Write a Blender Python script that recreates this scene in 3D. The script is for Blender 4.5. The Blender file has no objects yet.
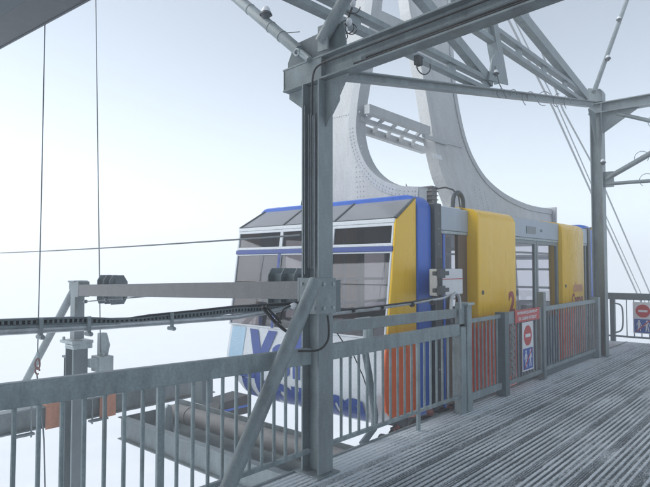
import bpy, bmesh, math, random
from mathutils import Vector, Matrix
random.seed(7)
R = math.radians
scene = bpy.context.scene
COL = scene.collection

# ------------------------------------------------------------------ camera geometry
# X runs along the platform edge, Y points outwards from the platform to the cabin, Z up; deck top is z = 0
HEAD, PITCH, FPX, EYE = R(41.5), math.atan(22.5/560), 560.0, 1.72
cam = bpy.data.cameras.new('camera'); cam.sensor_width = 36; cam.lens = FPX/650*36
cam.clip_start = .05; cam.clip_end = 2000
camo = bpy.data.objects.new('camera', cam); COL.objects.link(camo)
camo.location = (0, 0, EYE); camo.rotation_euler = (R(90)+PITCH, 0, HEAD-R(90))
scene.camera = camo
CM = camo.rotation_euler.to_matrix()
def ray(px, py): return CM @ Vector(((px-325)/FPX, (243.5-py)/FPX, -1))
def on(axis, val, px, py):
    d = ray(px, py); o = Vector((0, 0, EYE)); t = (val-o[axis])/d[axis]; return o+d*t
def onU(u, px, py): return on(0, u, px, py)
def onV(v, px, py): return on(1, v, px, py)
def onZ(z, px, py): return on(2, z, px, py)
V3 = Vector

# ------------------------------------------------------------------ materials
def newmat(name):
    m = bpy.data.materials.new(name); m.use_nodes = True
    nt = m.node_tree; b = nt.nodes['Principled BSDF']; return m, nt, b
def N(nt, t, **kw):
    n = nt.nodes.new(t)
    for k, v in kw.items(): setattr(n, k, v)
    return n
def ramp(nt, stops):
    r = N(nt, 'ShaderNodeValToRGB'); e = r.color_ramp.elements
    while len(e) < len(stops): e.new(.5)
    for s, (p, c) in zip(e, stops):
        s.position = p; s.color = (*c, 1) if len(c) == 3 else c
    return r
def sc(c, k): return tuple(min(1, x*k) for x in c)
def weathered(name, col, rough=.5, metal=0.0, scale=6, var=.22, bump=.15, fine=60, streak=True, frost=0.0, rust=0.0):
    """painted / galvanised surface: broad mottling, vertical run marks, fine grain"""
    m, nt, b = newmat(name); L = nt.links
    tc = N(nt, 'ShaderNodeTexCoord'); mp = N(nt, 'ShaderNodeMapping')
    L.new(tc.outputs['Object'], mp.inputs['Vector'])
    if streak: mp.inputs['Scale'].default_value = (1, 1, .35)
    n1 = N(nt, 'ShaderNodeTexNoise'); n1.inputs['Scale'].default_value = scale; n1.inputs['Detail'].default_value = 7; n1.inputs['Roughness'].default_value = .65
    L.new(mp.outputs[0], n1.inputs['Vector'])
    n2 = N(nt, 'ShaderNodeTexNoise'); n2.inputs['Scale'].default_value = fine; n2.inputs['Detail'].default_value = 3
    L.new(tc.outputs['Object'], n2.inputs['Vector'])
    r1 = ramp(nt, [(.3, sc(col, 1-var)), (.5, col), (.72, sc(col, 1+var))]); L.new(n1.outputs['Fac'], r1.inputs['Fac'])
    mx = N(nt, 'ShaderNodeMixRGB', blend_type='MULTIPLY'); mx.inputs['Fac'].default_value = .5
    r2 = ramp(nt, [(.35, (.72,)*3), (.65, (1, 1, 1))]); L.new(n2.outputs['Fac'], r2.inputs['Fac'])
    L.new(r1.outputs[0], mx.inputs[1]); L.new(r2.outputs[0], mx.inputs[2])
    out = mx.outputs[0]
    if rust:
        mr = N(nt, 'ShaderNodeMapping'); mr.inputs['Scale'].default_value = (1, 1, .16); L.new(tc.outputs['Object'], mr.inputs[0])
        n4 = N(nt, 'ShaderNodeTexNoise'); n4.inputs['Scale'].default_value = 5; n4.inputs['Detail'].default_value = 10; n4.inputs['Roughness'].default_value = .72
        L.new(mr.outputs[0], n4.inputs['Vector'])
        r4 = ramp(nt, [(.56, (0, 0, 0)), (.74, (rust,)*3)]); L.new(n4.outputs['Fac'], r4.inputs['Fac'])
        m4 = N(nt, 'ShaderNodeMixRGB'); L.new(r4.outputs[0], m4.inputs[0]); L.new(out, m4.inputs[1]); m4.inputs[2].default_value = (.20, .145, .11, 1)
        out = m4.outputs[0]
    if frost:
        n3 = N(nt, 'ShaderNodeTexNoise'); n3.inputs['Scale'].default_value = 14; n3.inputs['Detail'].default_value = 8; n3.inputs['Roughness'].default_value = .75
        L.new(tc.outputs['Object'], n3.inputs['Vector'])
        r3 = ramp(nt, [(.55, (0, 0, 0)), (.75, (frost,)*3)]); L.new(n3.outputs['Fac'], r3.inputs['Fac'])
        m2 = N(nt, 'ShaderNodeMixRGB'); L.new(r3.outputs[0], m2.inputs[0]); L.new(out, m2.inputs[1]); m2.inputs[2].default_value = (.72, .75, .78, 1)
        out = m2.outputs[0]
    L.new(out, b.inputs['Base Color'])
    b.inputs['Metallic'].default_value = metal
    rr = ramp(nt, [(.3, (rough-.1,)*3), (.7, (min(1, rough+.15),)*3)]); L.new(n1.outputs['Fac'], rr.inputs['Fac']); L.new(rr.outputs[0], b.inputs['Roughness'])
    if bump:
        bp = N(nt, 'ShaderNodeBump'); bp.inputs['Strength'].default_value = bump; bp.inputs['Distance'].default_value = .01
        L.new(n2.outputs['Fac'], bp.inputs['Height']); L.new(bp.outputs[0], b.inputs['Normal'])
    return m
def fade_paint(name, z0, z1, low, high):
    """two-tone paint job running from low colour to high colour over the real height z0..z1"""
    m, nt, b = newmat(name); L = nt.links
    g = N(nt, 'ShaderNodeNewGeometry'); s = N(nt, 'ShaderNodeSeparateXYZ'); L.new(g.outputs['Position'], s.inputs[0])
    mr = N(nt, 'ShaderNodeMapRange'); L.new(s.outputs['Z'], mr.inputs['Value'])
    mr.inputs['From Min'].default_value = z0; mr.inputs['From Max'].default_value = z1
    r = ramp(nt, [(0, low), (.5, tuple((a*.55+c*.45) for a, c in zip(low, high))), (1, high)]); L.new(mr.outputs[0], r.inputs['Fac'])
    n = N(nt, 'ShaderNodeTexNoise'); n.inputs['Scale'].default_value = 7; n.inputs['Detail'].default_value = 9; n.inputs['Roughness'].default_value = .7
    mp = N(nt, 'ShaderNodeMapping'); mp.inputs['Scale'].default_value = (1, 1, .12); L.new(g.outputs['Position'], mp.inputs[0]); L.new(mp.outputs[0], n.inputs['Vector'])
    r2 = ramp(nt, [(.3, (.8, .8, .8)), (.65, (1, 1, 1))]); L.new(n.outputs['Fac'], r2.inputs['Fac'])
    mx = N(nt, 'ShaderNodeMixRGB', blend_type='MULTIPLY'); mx.inputs[0].default_value = .25
    L.new(r.outputs[0], mx.inputs[1]); L.new(r2.outputs[0], mx.inputs[2]); L.new(mx.outputs[0], b.inputs['Base Color'])
    rq = ramp(nt, [(.35, (.22,)*3), (.7, (.42,)*3)]); L.new(n.outputs['Fac'], rq.inputs['Fac']); L.new(rq.outputs[0], b.inputs['Roughness'])
    return m
def glassmat(name, tint, gloss=.05, haze=.22, hcol=(.3, .29, .3), refl=.03):
    m = bpy.data.materials.new(name); m.use_nodes = True; nt = m.node_tree; L = nt.links
    nt.nodes.remove(nt.nodes['Principled BSDF']); o = nt.nodes['Material Output']
    t = N(nt, 'ShaderNodeBsdfTransparent'); t.inputs[0].default_value = (*tint, 1)
    g = N(nt, 'ShaderNodeBsdfGlossy'); g.inputs['Roughness'].default_value = gloss; g.inputs[0].default_value = (.9, .93, 1, 1)
    d = N(nt, 'ShaderNodeBsdfDiffuse'); d.inputs[0].default_value = (*hcol, 1)
    m1 = N(nt, 'ShaderNodeMixShader'); m1.inputs[0].default_value = haze; L.new(t.outputs[0], m1.inputs[1]); L.new(d.outputs[0], m1.inputs[2])
    lw = N(nt, 'ShaderNodeLayerWeight'); lw.inputs['Blend'].default_value = .5
    pw = N(nt, 'ShaderNodeMath', operation='POWER'); L.new(lw.outputs['Facing'], pw.inputs[0]); pw.inputs[1].default_value = 4.5
    f = N(nt, 'ShaderNodeMath', operation='MULTIPLY_ADD'); L.new(pw.outputs[0], f.inputs[0]); f.inputs[1].default_value = .55; f.inputs[2].default_value = refl
    m2 = N(nt, 'ShaderNodeMixShader'); L.new(f.outputs[0], m2.inputs[0]); L.new(m1.outputs[0], m2.inputs[1]); L.new(g.outputs[0], m2.inputs[2])
    L.new(m2.outputs[0], o.inputs['Surface']); return m

STEEL   = weathered('galvanised_steel', (.235, .277, .29), .45, .1, 7, .3, .14, rust=.35)
STEEL_D = weathered('dark_galvanised_steel', (.14, .175, .19), .5, .05, 5, .25, .12)
STEEL_L = weathered('pale_galvanised_steel', (.40, .46, .47), .45, .15, 9, .25, .1)
RAILM   = weathered('railing_steel', (.255, .31, .325), .45, .1, 9, .34, .14, frost=.16, rust=.25)
BROWN   = weathered('brown_grey_primer', (.19, .19, .193), .6, 0, 6, .2, .1)
PIPEM   = weathered('beige_pipe_paint', (.22, .215, .21), .6, 0, 5, .3, .1, rust=.5)
HANGM   = weathered('white_grey_hanger_paint', (.53, .54, .545), .5, 0, 3, .16, .08, fine=40, rust=.3)
HANGE   = weathered('hanger_edge_paint', (.47, .49, .51), .5, 0, 4, .15, .08)
YELLOW  = fade_paint('yellow_to_red_paint', .84, 1.06, (.86, .10, .04), (.93, .56, .012))
YELLOWC = fade_paint('corner_yellow_to_red_paint', .72, 1.02, (.85, .15, .035), (.95, .57, .012))
BLUE    = weathered('blue_cabin_paint', (.03, .14, .62), .35, 0, 3, .14, .03)
NAVY    = weathered('navy_trim_paint', (.05, .09, .32), .45, 0, 3, .1, .03)
WHITE   = weathered('white_cabin_paint', (.72, .76, .80), .45, 0, 3, .07, .03)
FASCIA  = weathered('pale_grey_fascia_paint', (.42, .48, .55), .42, .1, 4, .12, .05)
DARKM   = weathered('dark_rubber_and_iron', (.03, .033, .037), .6, 0, 8, .3, .1)
CHAR    = weathered('charcoal_paint', (.075, .085, .095), .5, .1, 8, .25, .1)
INNER   = weathered('cabin_inner_lining', (.30, .28, .28), .6, 0, 3, .1, .03)
DOORP   = weathered('dark_blue_door_paint', (.035, .065, .13), .4, 0, 4, .2, .05)
ORANGEB = weathered('brown_door_pillar', (.16, .11, .08), .5, 0, 4, .15, .05)
SIGNR   = weathered('red_sign_paint', (.55, .05, .05), .4, 0, 5, .12, .03)
SIGNW   = weathered('white_sign_paint', (.78, .8, .82), .4, 0, 5, .08, .03)
SIGNB   = weathered('blue_sign_paint', (.03, .10, .42), .4, 0, 5, .1, .03)
ORANGE  = weathered('orange_webbing', (.62, .27, .17), .8, 0, 12, .2, .2)
LETB    = weathered('violet_blue_vinyl', (.04, .085, .33), .4, 0, 4, .12, .03)
LETR    = weathered('dark_red_vinyl', (.36, .04, .03), .4, 0, 4, .1, .03)
LETP    = weathered('faded_orange_vinyl', (.72, .30, .16), .4, 0, 4, .1, .03)
ROPE    = weathered('wire_rope', (.16, .18, .195), .5, .4, 40, .3, .2)
BLACK   = weathered('black_cable', (.016, .017, .019), .5, 0, 10, .2, .05)
ALU     = weathered('bright_conduit', (.5, .53, .55), .35, .5, 10, .2, .05)
GLASS   = glassmat('tinted_cabin_glass', (.47, .44, .445), .03, .06, refl=.055)
GLASSD  = glassmat('door_glass', (.90, .895, .91), .03, .03, refl=.03)
SKYG    = glassmat('skylight_glass', (.5, .5, .52), .12, .6, (.42, .43, .45))  # pale diffuse share stands in for the sky reflected in the panes
ROOFM   = weathered('roof_soffit_steel', (.085, .11, .125), .6, 0, 3, .18, .08)
LAMPW   = weathered('lamp_dome', (.75, .77, .8), .3, 0, 6, .1, .02)
EDGER   = weathered('red_lead_edge', (.22, .09, .08), .6, 0, 6, .2, .05)

# snow and frosted deck
def snowmat():
    m, nt, b = newmat('snow'); L = nt.links
    tc = N(nt, 'ShaderNodeTexCoord'); n = N(nt, 'ShaderNodeTexNoise'); n.inputs['Scale'].default_value = .15; n.inputs['Detail'].default_value = 10
    L.new(tc.outputs['Object'], n.inputs['Vector'])
    r = ramp(nt, [(.3, (.74, .77, .82)), (.7, (.86, .87, .89))]); L.new(n.outputs['Fac'], r.inputs['Fac']); L.new(r.outputs[0], b.inputs['Base Color'])
    bp = N(nt, 'ShaderNodeBump'); bp.inputs['Strength'].default_value = .5; L.new(n.outputs['Fac'], bp.inputs['Height']); L.new(bp.outputs[0], b.inputs['Normal'])
    b.inputs['Roughness'].default_value = .9; return m
SNOW = snowmat()
def deckmat(name, steel, lo, hi, scale):
    m, nt, b = newmat(name); L = nt.links
    tc = N(nt, 'ShaderNodeTexCoord'); mp = N(nt, 'ShaderNodeMapping'); mp.inputs['Scale'].default_value = (.45, 1.6, 1); L.new(tc.outputs['Object'], mp.inputs[0])
    n = N(nt, 'ShaderNodeTexNoise'); n.inputs['Scale'].default_value = scale; n.inputs['Detail'].default_value = 9; n.inputs['Roughness'].default_value = .7; L.new(mp.outputs[0], n.inputs['Vector'])
    f = N(nt, 'ShaderNodeTexNoise'); f.inputs['Scale'].default_value = 55; f.inputs['Detail'].default_value = 4; L.new(tc.outputs['Object'], f.inputs['Vector'])
    ad = N(nt, 'ShaderNodeMath', operation='MULTIPLY_ADD'); L.new(f.outputs['Fac'], ad.inputs[0]); ad.inputs[1].default_value = .55; L.new(n.outputs['Fac'], ad.inputs[2])
    sy = N(nt, 'ShaderNodeSeparateXYZ'); ge = N(nt, 'ShaderNodeNewGeometry'); L.new(ge.outputs['Position'], sy.inputs[0])
    ed = N(nt, 'ShaderNodeMapRange'); L.new(sy.outputs['Y'], ed.inputs['Value']); ed.inputs['From Min'].default_value = 2.75; ed.inputs['From Max'].default_value = 3.3; ed.inputs['To Max'].default_value = .24
    a2 = N(nt, 'ShaderNodeMath', operation='ADD'); L.new(ad.outputs[0], a2.inputs[0]); L.new(ed.outputs[0], a2.inputs[1])
    r = ramp(nt, [(lo, (0, 0, 0)), (hi, (1, 1, 1))]); L.new(a2.outputs[0], r.inputs['Fac'])
    mx = N(nt, 'ShaderNodeMixRGB'); L.new(r.outputs[0], mx.inputs[0]); mx.inputs[1].default_value = (*steel, 1); mx.inputs[2].default_value = (.60, .645, .68, 1)
    L.new(mx.outputs[0], b.inputs['Base Color']); b.inputs['Roughness'].default_value = .7
    bp = N(nt, 'ShaderNodeBump'); bp.inputs['Strength'].default_value = .35; bp.inputs['Distance'].default_value = .008; L.new(ad.outputs[0], bp.inputs['Height']); L.new(bp.outputs[0], b.inputs['Normal'])
    return m
RIBM = deckmat('frosted_grating_rib', (.17, .20, .215), .44, .86, 2.6)
PANM = deckmat('grating_pan', (.06, .073, .082), .78, 1.2, 2.6)

# ------------------------------------------------------------------ mesh builder
class MB:
    def __init__(s): s.v = []; s.f = []; s.p = []
    def add(s, vs, fs):
        o = len(s.v); s.p.append((o, len(s.f))); s.v += [V3(p) for p in vs]; s.f += [tuple(i+o for i in f) for f in fs]; return s
    def hexa(s, p): # p: 4 bottom, 4 top
        return s.add(p, [(3, 2, 1, 0), (4, 5, 6, 7), (0, 1, 5, 4), (1, 2, 6, 5), (2, 3, 7, 6), (3, 0, 4, 7)])
    def box(s, a, b):
        x0, y0, z0 = a; x1, y1, z1 = b
        return s.hexa([(x0, y0, z0), (x1, y0, z0), (x1, y1, z0), (x0, y1, z0), (x0, y0, z1), (x1, y0, z1), (x1, y1, z1), (x0, y1, z1)])
    def frame(s, p0, p1, up):
        d = (V3(p1)-V3(p0)).normalized(); up = V3(up)
        if abs(d.dot(up.normalized())) > .98: up = V3((1, 0, 0)) if abs(d.x) < .9 else V3((0, 1, 0))
        a = d.cross(up).normalized(); return d, a, a.cross(d).normalized()
    def bar(s, p0, p1, w, h, up=(0, 0, 1), ox=0, oz=0):
        p0, p1 = V3(p0), V3(p1); d, a, c = s.frame(p0, p1, up)
        o = a*ox+c*oz; A = a*w/2; C = c*h/2
        q = [p0+o-A-C, p0+o+A-C, p0+o+A+C, p0+o-A+C]
        return s.hexa(q+[x+(p1-p0) for x in q])
    def ibeam(s, p0, p1, h, w, tf=.014, tw=.01, up=(0, 0, 1)):
        s.bar(p0, p1, w, tf, up, 0, h/2-tf/2); s.bar(p0, p1, w, tf, up, 0, -h/2+tf/2)
        return s.bar(p0, p1, tw, h-2*tf, up)
    def prism(s, poly, off):
        n = len(poly); off = V3(off); P = [V3(p) for p in poly]
        return s.add(P+[p+off for p in P], [tuple(range(n))[::-1], tuple(range(n, 2*n))]+[(i, (i+1) % n, n+(i+1) % n, n+i) for i in range(n)])
    def tube(s, pts, r, n=10, r1=None):
        pts = [V3(p) for p in pts]; m = len(pts); d, a, c = s.frame(pts[0], pts[1], (0, 0, 1)); vs = []; fs = []
        for i, p in enumerate(pts):
            t = (pts[min(i+1, m-1)]-pts[max(i-1, 0)]).normalized()
            a = (a-t*a.dot(t)).normalized(); c = a.cross(t)
            rr = r if r1 is None else r+(r1-r)*i/(m-1)
            vs += [p+a*rr*math.cos(2*math.pi*k/n)+c*rr*math.sin(2*math.pi*k/n) for k in range(n)]
        for i in range(m-1):
            for k in range(n): fs.append((i*n+k, i*n+(k+1) % n, (i+1)*n+(k+1) % n, (i+1)*n+k))
        fs += [tuple(range(n))[::-1], tuple(range((m-1)*n, m*n))]
        return s.add(vs, fs)
    def loft(s, rings, closed=False, caps=False):
        n = len(rings[0]); vs = [p for r in rings for p in r]; fs = []
        for i in range(len(rings)-1):
            for k in range(n if closed else n-1):
                fs.append((i*n+k, i*n+(k+1) % n, (i+1)*n+(k+1) % n, (i+1)*n+k))
        if caps: fs += [tuple(range(n))[::-1], tuple(range((len(rings)-1)*n, len(rings)*n))]
        return s.add(vs, fs)
    def ball(s, c, r, sx=1, sy=1, sz=1, n=12, half=False):
        c = V3(c); rings = []
        for i in range(n//2+1):
            th = math.pi*i/(n//2) if not half else math.pi/2*i/(n//2)
            rr = max(1e-4, math.sin(th))
            rings.append([c+V3((r*sx*rr*math.cos(2*math.pi*k/n), r*sy*rr*math.sin(2*math.pi*k/n), r*sz*math.cos(th))) for k in range(n)])
        return s.loft(rings, True, True)
    def each(s, name, mat, parent=None, bevel=0.0, smooth=False):
        """one object per piece"""
        out = []; ends = s.p[1:]+[(len(s.v), len(s.f))]
        for (v0, f0), (v1, f1) in zip(s.p, ends):
            m = MB(); m.v = s.v[v0:v1]; m.f = [tuple(i-v0 for i in f) for f in s.f[f0:f1]]; out.append(m.build(name, mat, parent, bevel, smooth))
        return out
    def shear(s): # the near roof beam climbs slightly towards the platform
        for q in s.v: q.z += .05*(PV-q.y)
        return s
    def build(s, name, mat, parent=None, bevel=0.0, smooth=False, keep_normals=False):
        me = bpy.data.meshes.new(name)
        if parent is not None: org = WORLD[parent.name]
        else:
            xs = [p.x for p in s.v]; ys = [p.y for p in s.v]; zs = [p.z for p in s.v]
            org = V3(((min(xs)+max(xs))/2, (min(ys)+max(ys))/2, min(zs)))
        me.from_pydata([p-org for p in s.v], [], s.f); me.update()
        if not keep_normals:
            bm = bmesh.new(); bm.from_mesh(me); bmesh.ops.recalc_face_normals(bm, faces=bm.faces); bm.to_mesh(me); bm.free()
        me.materials.append(mat)
        if smooth:
            me.polygons.foreach_set('use_smooth', [True]*len(me.polygons))
            try: me.set_sharp_from_angle(angle=R(38))
            except Exception: pass
        o = bpy.data.objects.new(name, me); COL.objects.link(o)
        if parent is not None: o.parent = parent; WORLD[o.name] = org.copy()
        else: o.location = org; WORLD[o.name] = org.copy()
        if bevel:
            b = o.modifiers.new('bevel', 'BEVEL'); b.width = bevel; b.segments = 2; b.limit_method = 'ANGLE'; b.angle_limit = R(40); b.harden_normals = False
        return o
WORLD = {}
def tag(o, label, cat, group=None):
    o['label'] = label; o['category'] = cat
    if group: o['group'] = group
    return o
def struct(o, kind='structure'): o['kind'] = kind; return o
def thing(name, loc, label, cat, group=None):
    o = bpy.data.objects.new(name, None); COL.objects.link(o); o.location = loc; o.empty_display_size = .2
    WORLD[o.name] = V3(loc); return tag(o, label, cat, group)
def plate_bolts(parent, pts, axis, r=.016, h=.014, mat=None):
    for p in pts:
        p = V3(p); a = V3(axis)
        MB().tube([p, p+a*h], r, 6).build('bolt', mat or STEEL_L, parent)
def text_mesh(txt, size, offset=0.0, shear=0.0, spacing=1.0, align='LEFT'):
    cu = bpy.data.curves.new('lettering', 'FONT'); cu.body = txt; cu.size = size; cu.offset = offset; cu.shear = shear
    cu.space_character = spacing; cu.align_x = align; cu.resolution_u = 3; cu.fill_mode = 'FRONT'
    o = bpy.data.objects.new('lettering', cu); COL.objects.link(o)
    dg = bpy.context.evaluated_depsgraph_get(); me = bpy.data.meshes.new_from_object(o.evaluated_get(dg))
    bpy.data.objects.remove(o); bpy.data.curves.remove(cu); return me
def place_text(txt, size, fn, mat, parent, name='lettering', width=None, offset=0.0, shear=0.0, spacing=1.0, cuts=0, centre=False, height=None):
    """write txt, stretch it to width and height, and lay it on a surface with fn(x, y) -> world point"""
    me = text_mesh(txt, size, offset, shear, spacing)
    xs = [v.co.x for v in me.vertices]; ys = [v.co.y for v in me.vertices]
    x0, x1, y0, y1 = min(xs), max(xs), min(ys), max(ys)
    kx = width/(x1-x0) if width else 1; ky = height/(y1-y0) if height else 1
    bm = bmesh.new(); bm.from_mesh(me)
    bmesh.ops.remove_doubles(bm, verts=bm.verts, dist=1e-5)
    for i in range(1, cuts):
        g = bm.verts[:]+bm.edges[:]+bm.faces[:]
        bmesh.ops.bisect_plane(bm, geom=g, plane_co=(0, y0+(y1-y0)*i/cuts, 0), plane_no=(0, 1, 0))
    org = WORLD[parent.name]
    for v in bm.verts:
        x = (v.co.x-x0)*kx - (width/2 if centre else 0); y = (v.co.y-y0)*ky
        v.co = V3(fn(x, y))-org
    me2 = bpy.data.meshes.new(name); bm.to_mesh(me2); bm.free(); bpy.data.meshes.remove(me)
    me2.materials.append(mat)
    o = bpy.data.objects.new(name, me2); COL.objects.link(o); o.parent = parent; WORLD[o.name] = org.copy()
    return o
def arc(c, r, a0, a1, n, ax, ay):
    c, ax, ay = V3(c), V3(ax), V3(ay)
    return [c+ax*r*math.cos(R(a0+(a1-a0)*i/n))+ay*r*math.sin(R(a0+(a1-a0)*i/n)) for i in range(n+1)]
def sm(P, k=5):
    P = [V3(p) for p in P]; out = []
    for i in range(len(P)-1):
        p0, p1, p2, p3 = P[max(0, i-1)], P[i], P[i+1], P[min(len(P)-1, i+2)]
        for j in range(k):
            t = j/k; out.append(.5*((2*p1)+(p2-p0)*t+(2*p0-5*p1+4*p2-p3)*t*t+(3*p1-p0-3*p2+p3)*t**3))
    return out+[P[-1]]
def sag(p0, p1, s, n=12):
    p0, p1 = V3(p0), V3(p1); return [p0.lerp(p1, i/n)-V3((0, 0, s*4*(i/n)*(1-i/n))) for i in range(n+1)]

# ================================================================== SETTING
# snow slope far below in the fog
g = MB(); nn = 36; S = 420
gv = []; gf = []
for j in range(nn+1):
    for i in range(nn+1):
        x = -S+2*S*i/nn; y = -S+2*S*j/nn
        gv.append((x, y, -13-.02*y+1.2*math.sin(x*.03)*math.cos(y*.027)))
for j in range(nn):
    for i in range(nn): gf.append((j*(nn+1)+i, j*(nn+1)+i+1, (j+1)*(nn+1)+i+1, (j+1)*(nn+1)+i))
g.add(gv, gf); struct(g.build('snow_ground', SNOW, smooth=True))

# platform deck: grating planks of five serrated ribs each
EDGE = 3.37; U0, U1 = -3.0, 14.3
pan = MB(); pan.box((U0, -6, -.16), (U1, EDGE, -.0205)); struct(pan.build('platform_deck', PANM))
rib = MB(); PL = .372; step = .036
k = 0; v = EDGE-.02
while v > -6:
    sh = random.uniform(-.01, .01)
    for j in range(6):
        c = v-.026-j*.0515; w = .0132
        teeth = c > -.2
        us = [U0, U1] if not teeth else None
        if teeth:
            n = int((U1-1.0)/step); us = [U0, 1.0]+[1.0+(U1-1.0)*(i+1)/n for i in range(n)]
        vs = []; fs = []
        jit = random.uniform(-.003, .003)
        for i, u in enumerate(us):
            z = -.012+(.0 if not teeth or i % 2 else -.003)+random.uniform(-.0012, .001)
            if teeth and min(abs(u-q-sh) for q in (1.9, 4.9, 7.9, 10.9, 13.9)) < .022: z = -.0202
            vs += [(u, c-w+jit, -.0203), (u, c-w*.75+jit, z), (u, c+w*.75+jit, z), (u, c+w+jit, -.0203)]
        for i in range(len(us)-1):
            a = 4*i; fs += [(a, a+1, a+5, a+4), (a+1, a+2, a+6, a+5), (a+2, a+3, a+7, a+6)]
        rib.add(vs, fs)
    # serrated low strip between the planks
    c = v-PL+.040
    if c > -.2:
        n = int((U1-1.0)/.03)
        for side in (-.022, .0, .022):
            vs = []; fs = []
            for i in range(n+1):
                u = 1.0+(U1-1.0)*i/n; z = -.013-(.006 if i % 2 else 0)
                vs += [(u, c+side-.006, -.0203), (u, c+side, z), (u, c+side+.006, -.0203)]
            for i in range(n): a = 3*i; fs += [(a, a+1, a+4, a+3), (a+1, a+2, a+5, a+4)]
            pan2 = globals().setdefault('STRIP', MB()); pan2.add(vs, fs)
    v -= PL
struct(rib.build('deck_grating_ribs', RIBM)); struct(STRIP.build('deck_plank_joints', deckmat('serrated_joint_strip', (.09, .105, .115), .66, 1.12, 2.6)))
eb = MB(); eb.box((U0, EDGE+.002, -.22), (U1, EDGE+.02, -.006)); eb.box((U0, EDGE-.08, -.235), (U1, EDGE+.02, -.2215))
for u in (0, 2.2, 4.4, 6.6, 8.8, 11, 13.2): eb.box((u, -6, -.48), (u+.18, EDGE-.1, -.245))
struct(eb.build('deck_edge_beams', STEEL))

# ================================================================== STATION STEELWORK
PU, PV = 3.55, 3.23          # near post
FU, FV = 11.75, 3.23         # far post
# --- near post
post = thing('support_post', (PU, PV, 0), 'thick galvanised H-section post in the foreground carrying the roof beam', 'post')
m = MB(); m.box((PU-.09, PV-.10, 0), (PU+.09, PV-.084, 3.301)); m.box((PU-.09, PV+.084, 0), (PU+.09, PV+.10, 3.293)); m.box((PU-.006, PV-.0835, 0), (PU+.006, PV+.0835, 3.293))
m.build('column', STEEL, post, .003)
m = MB(); m.box((PU-.13, PV-.14, -.0204), (PU+.13, PV+.135, -.004)); m.build('base_plate', STEEL, post, .003)
m = MB()                                   # collar clamp that takes the side beam and the brace
m.box((PU-.115, PV-.125, 1.32), (PU+.10, PV-.102, 1.62)); m.box((PU-.115, PV+.102, 1.32), (PU+.10, PV+.125, 1.62)); m.box((PU-.115, PV-.1015, 1.32), (PU-.095, PV+.1015, 1.62))
m.build('collar_plate', STEEL, post, .003)
plate_bolts(post, [(PU+a, PV-.125, z) for a in (-.06, .06) for z in (1.37, 1.57)]+[(PU-.115, PV+a, z) for a in (-.07, .07) for z in (1.37, 1.57)], (0, -1, 0))
m = MB(); m.box((PU+.102, PV-.12, 1.33), (PU+.17, PV-.10, 1.60)); m.box((PU+.102, PV-.0985, 1.33), (PU+.118, PV+.02, 1.60))
for z in (1.38, 1.5, 1.57): m.box((PU+.1185, PV-.0985, z), (PU+.165, PV-.01, z+.012))
m.build('hinge_bracket', STEEL_D, post, .002)
m = MB()                                   # haunches under the beam
m.prism([(PU-.006, PV+.1005, 3.29), (PU-.006, PV+.34, 3.278), (PU-.006, PV+.34, 3.23), (PU-.006, PV+.1005, 3.06)], (.012, 0, 0))
m.prism([(PU-.006, PV-.1005, 3.303), (PU-.006, PV-.36, 3.315), (PU-.006, PV-.1005, 2.90)], (.012, 0, 0))
m.prism([(PU+.0905, PV-.008, 3.18), (PU+.30, PV-.008, 3.30), (PU+.30, PV-.008, 3.22), (PU+.0905, PV-.008, 2.9)], (0, .016, 0))
m.each('haunch_plate', STEEL, post, .002)
tray = MB(); x0 = PU-.06
for side in (-.032, .032): tray.box((x0-.02, PV+side-.003, 1.7), (x0+.004, PV+side+.003, 3.02))
z = 1.7
while z < 3.0:                              # ladder-like perforated back
    tray.box((x0, PV-.0285, z), (x0+.004, PV-.018, z+.028)); tray.box((x0, PV+.018, z), (x0+.004, PV+.0285, z+.028)); tray.box((x0, PV-.006, z), (x0+.004, PV+.006, z+.028)); tray.box((x0, PV-.0285, z+.028), (x0+.004, PV+.0285, z+.036)); z += .036
tray.build('perforated_cable_tray', STEEL, post)
cb = MB()
for i, dv in enumerate((-.012, .010)):
    cb.tube([(x0-.012, PV+dv, 1.7), (x0-.012, PV+dv, 2.9), (x0-.02, PV+dv-.01, 3.02)], .006+.002*(i == 1), 6)
cb.tube([(x0-.03, PV+.06, 1.65), (x0-.03, PV+.062, 3.1)], .007, 6); cb.tube([(x0-.03, PV-.055, 1.62), (x0-.03, PV-.055, 2.6), (x0-.03, PV-.05, 3.15)], .006, 6)
cb.each('cable', ROPE, post, smooth=True)
m = MB(); m.tube(sm([(PU-.02, PV-.135, 1.31), (PU-.02, PV-.15, 1.2), (PU-.05, PV-.16, 1.1), (PU-.14, PV-.14, 1.035), (PU-.26, PV-.03, 1.03)]), .009, 8); m.build('loop_cable', BLACK, post, smooth=True)

# --- near roof beam (runs over the platform from the post)
BZ0, BZ1 = 3.30, 3.505; BC = (BZ0+BZ1)/2
beam = thing('roof_beam', (PU, PV, BZ0), 'heavy steel I-beam crossing from the foreground post to the top edge of the photo', 'beam', 'roof beams over the platform')
m = MB(); m.ibeam((PU, PV+.36, BC), (PU, -5.8, BC), BZ1-BZ0, .135, .016, .010); m.shear().build('beam_section', STEEL, beam, .003)
m = MB()
m.box((PU-.066, PV-.106, BZ0+.017), (PU-.0055, PV-.094, BZ1-.017))
m.box((PU-.064, PV-.093, BZ0+.0175), (PU-.05, PV+.335, BZ1-.0175)); m.box((PU-.0668, PV+.34, BZ0+.0165), (PU+.0668, PV+.352, BZ1-.0165))
m.shear().each('stiffener', STEEL, beam, .002)
m = MB(); m.box((PU-.06, -5.6, BZ0+.0165), (PU-.012, PV-.5, BZ0+.020))
v = PV-.5
for zz in (.03, .07): m.box((PU-.024, -5.6, BZ0+zz), (PU-.020, PV-.5, BZ0+zz+.014))
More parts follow.
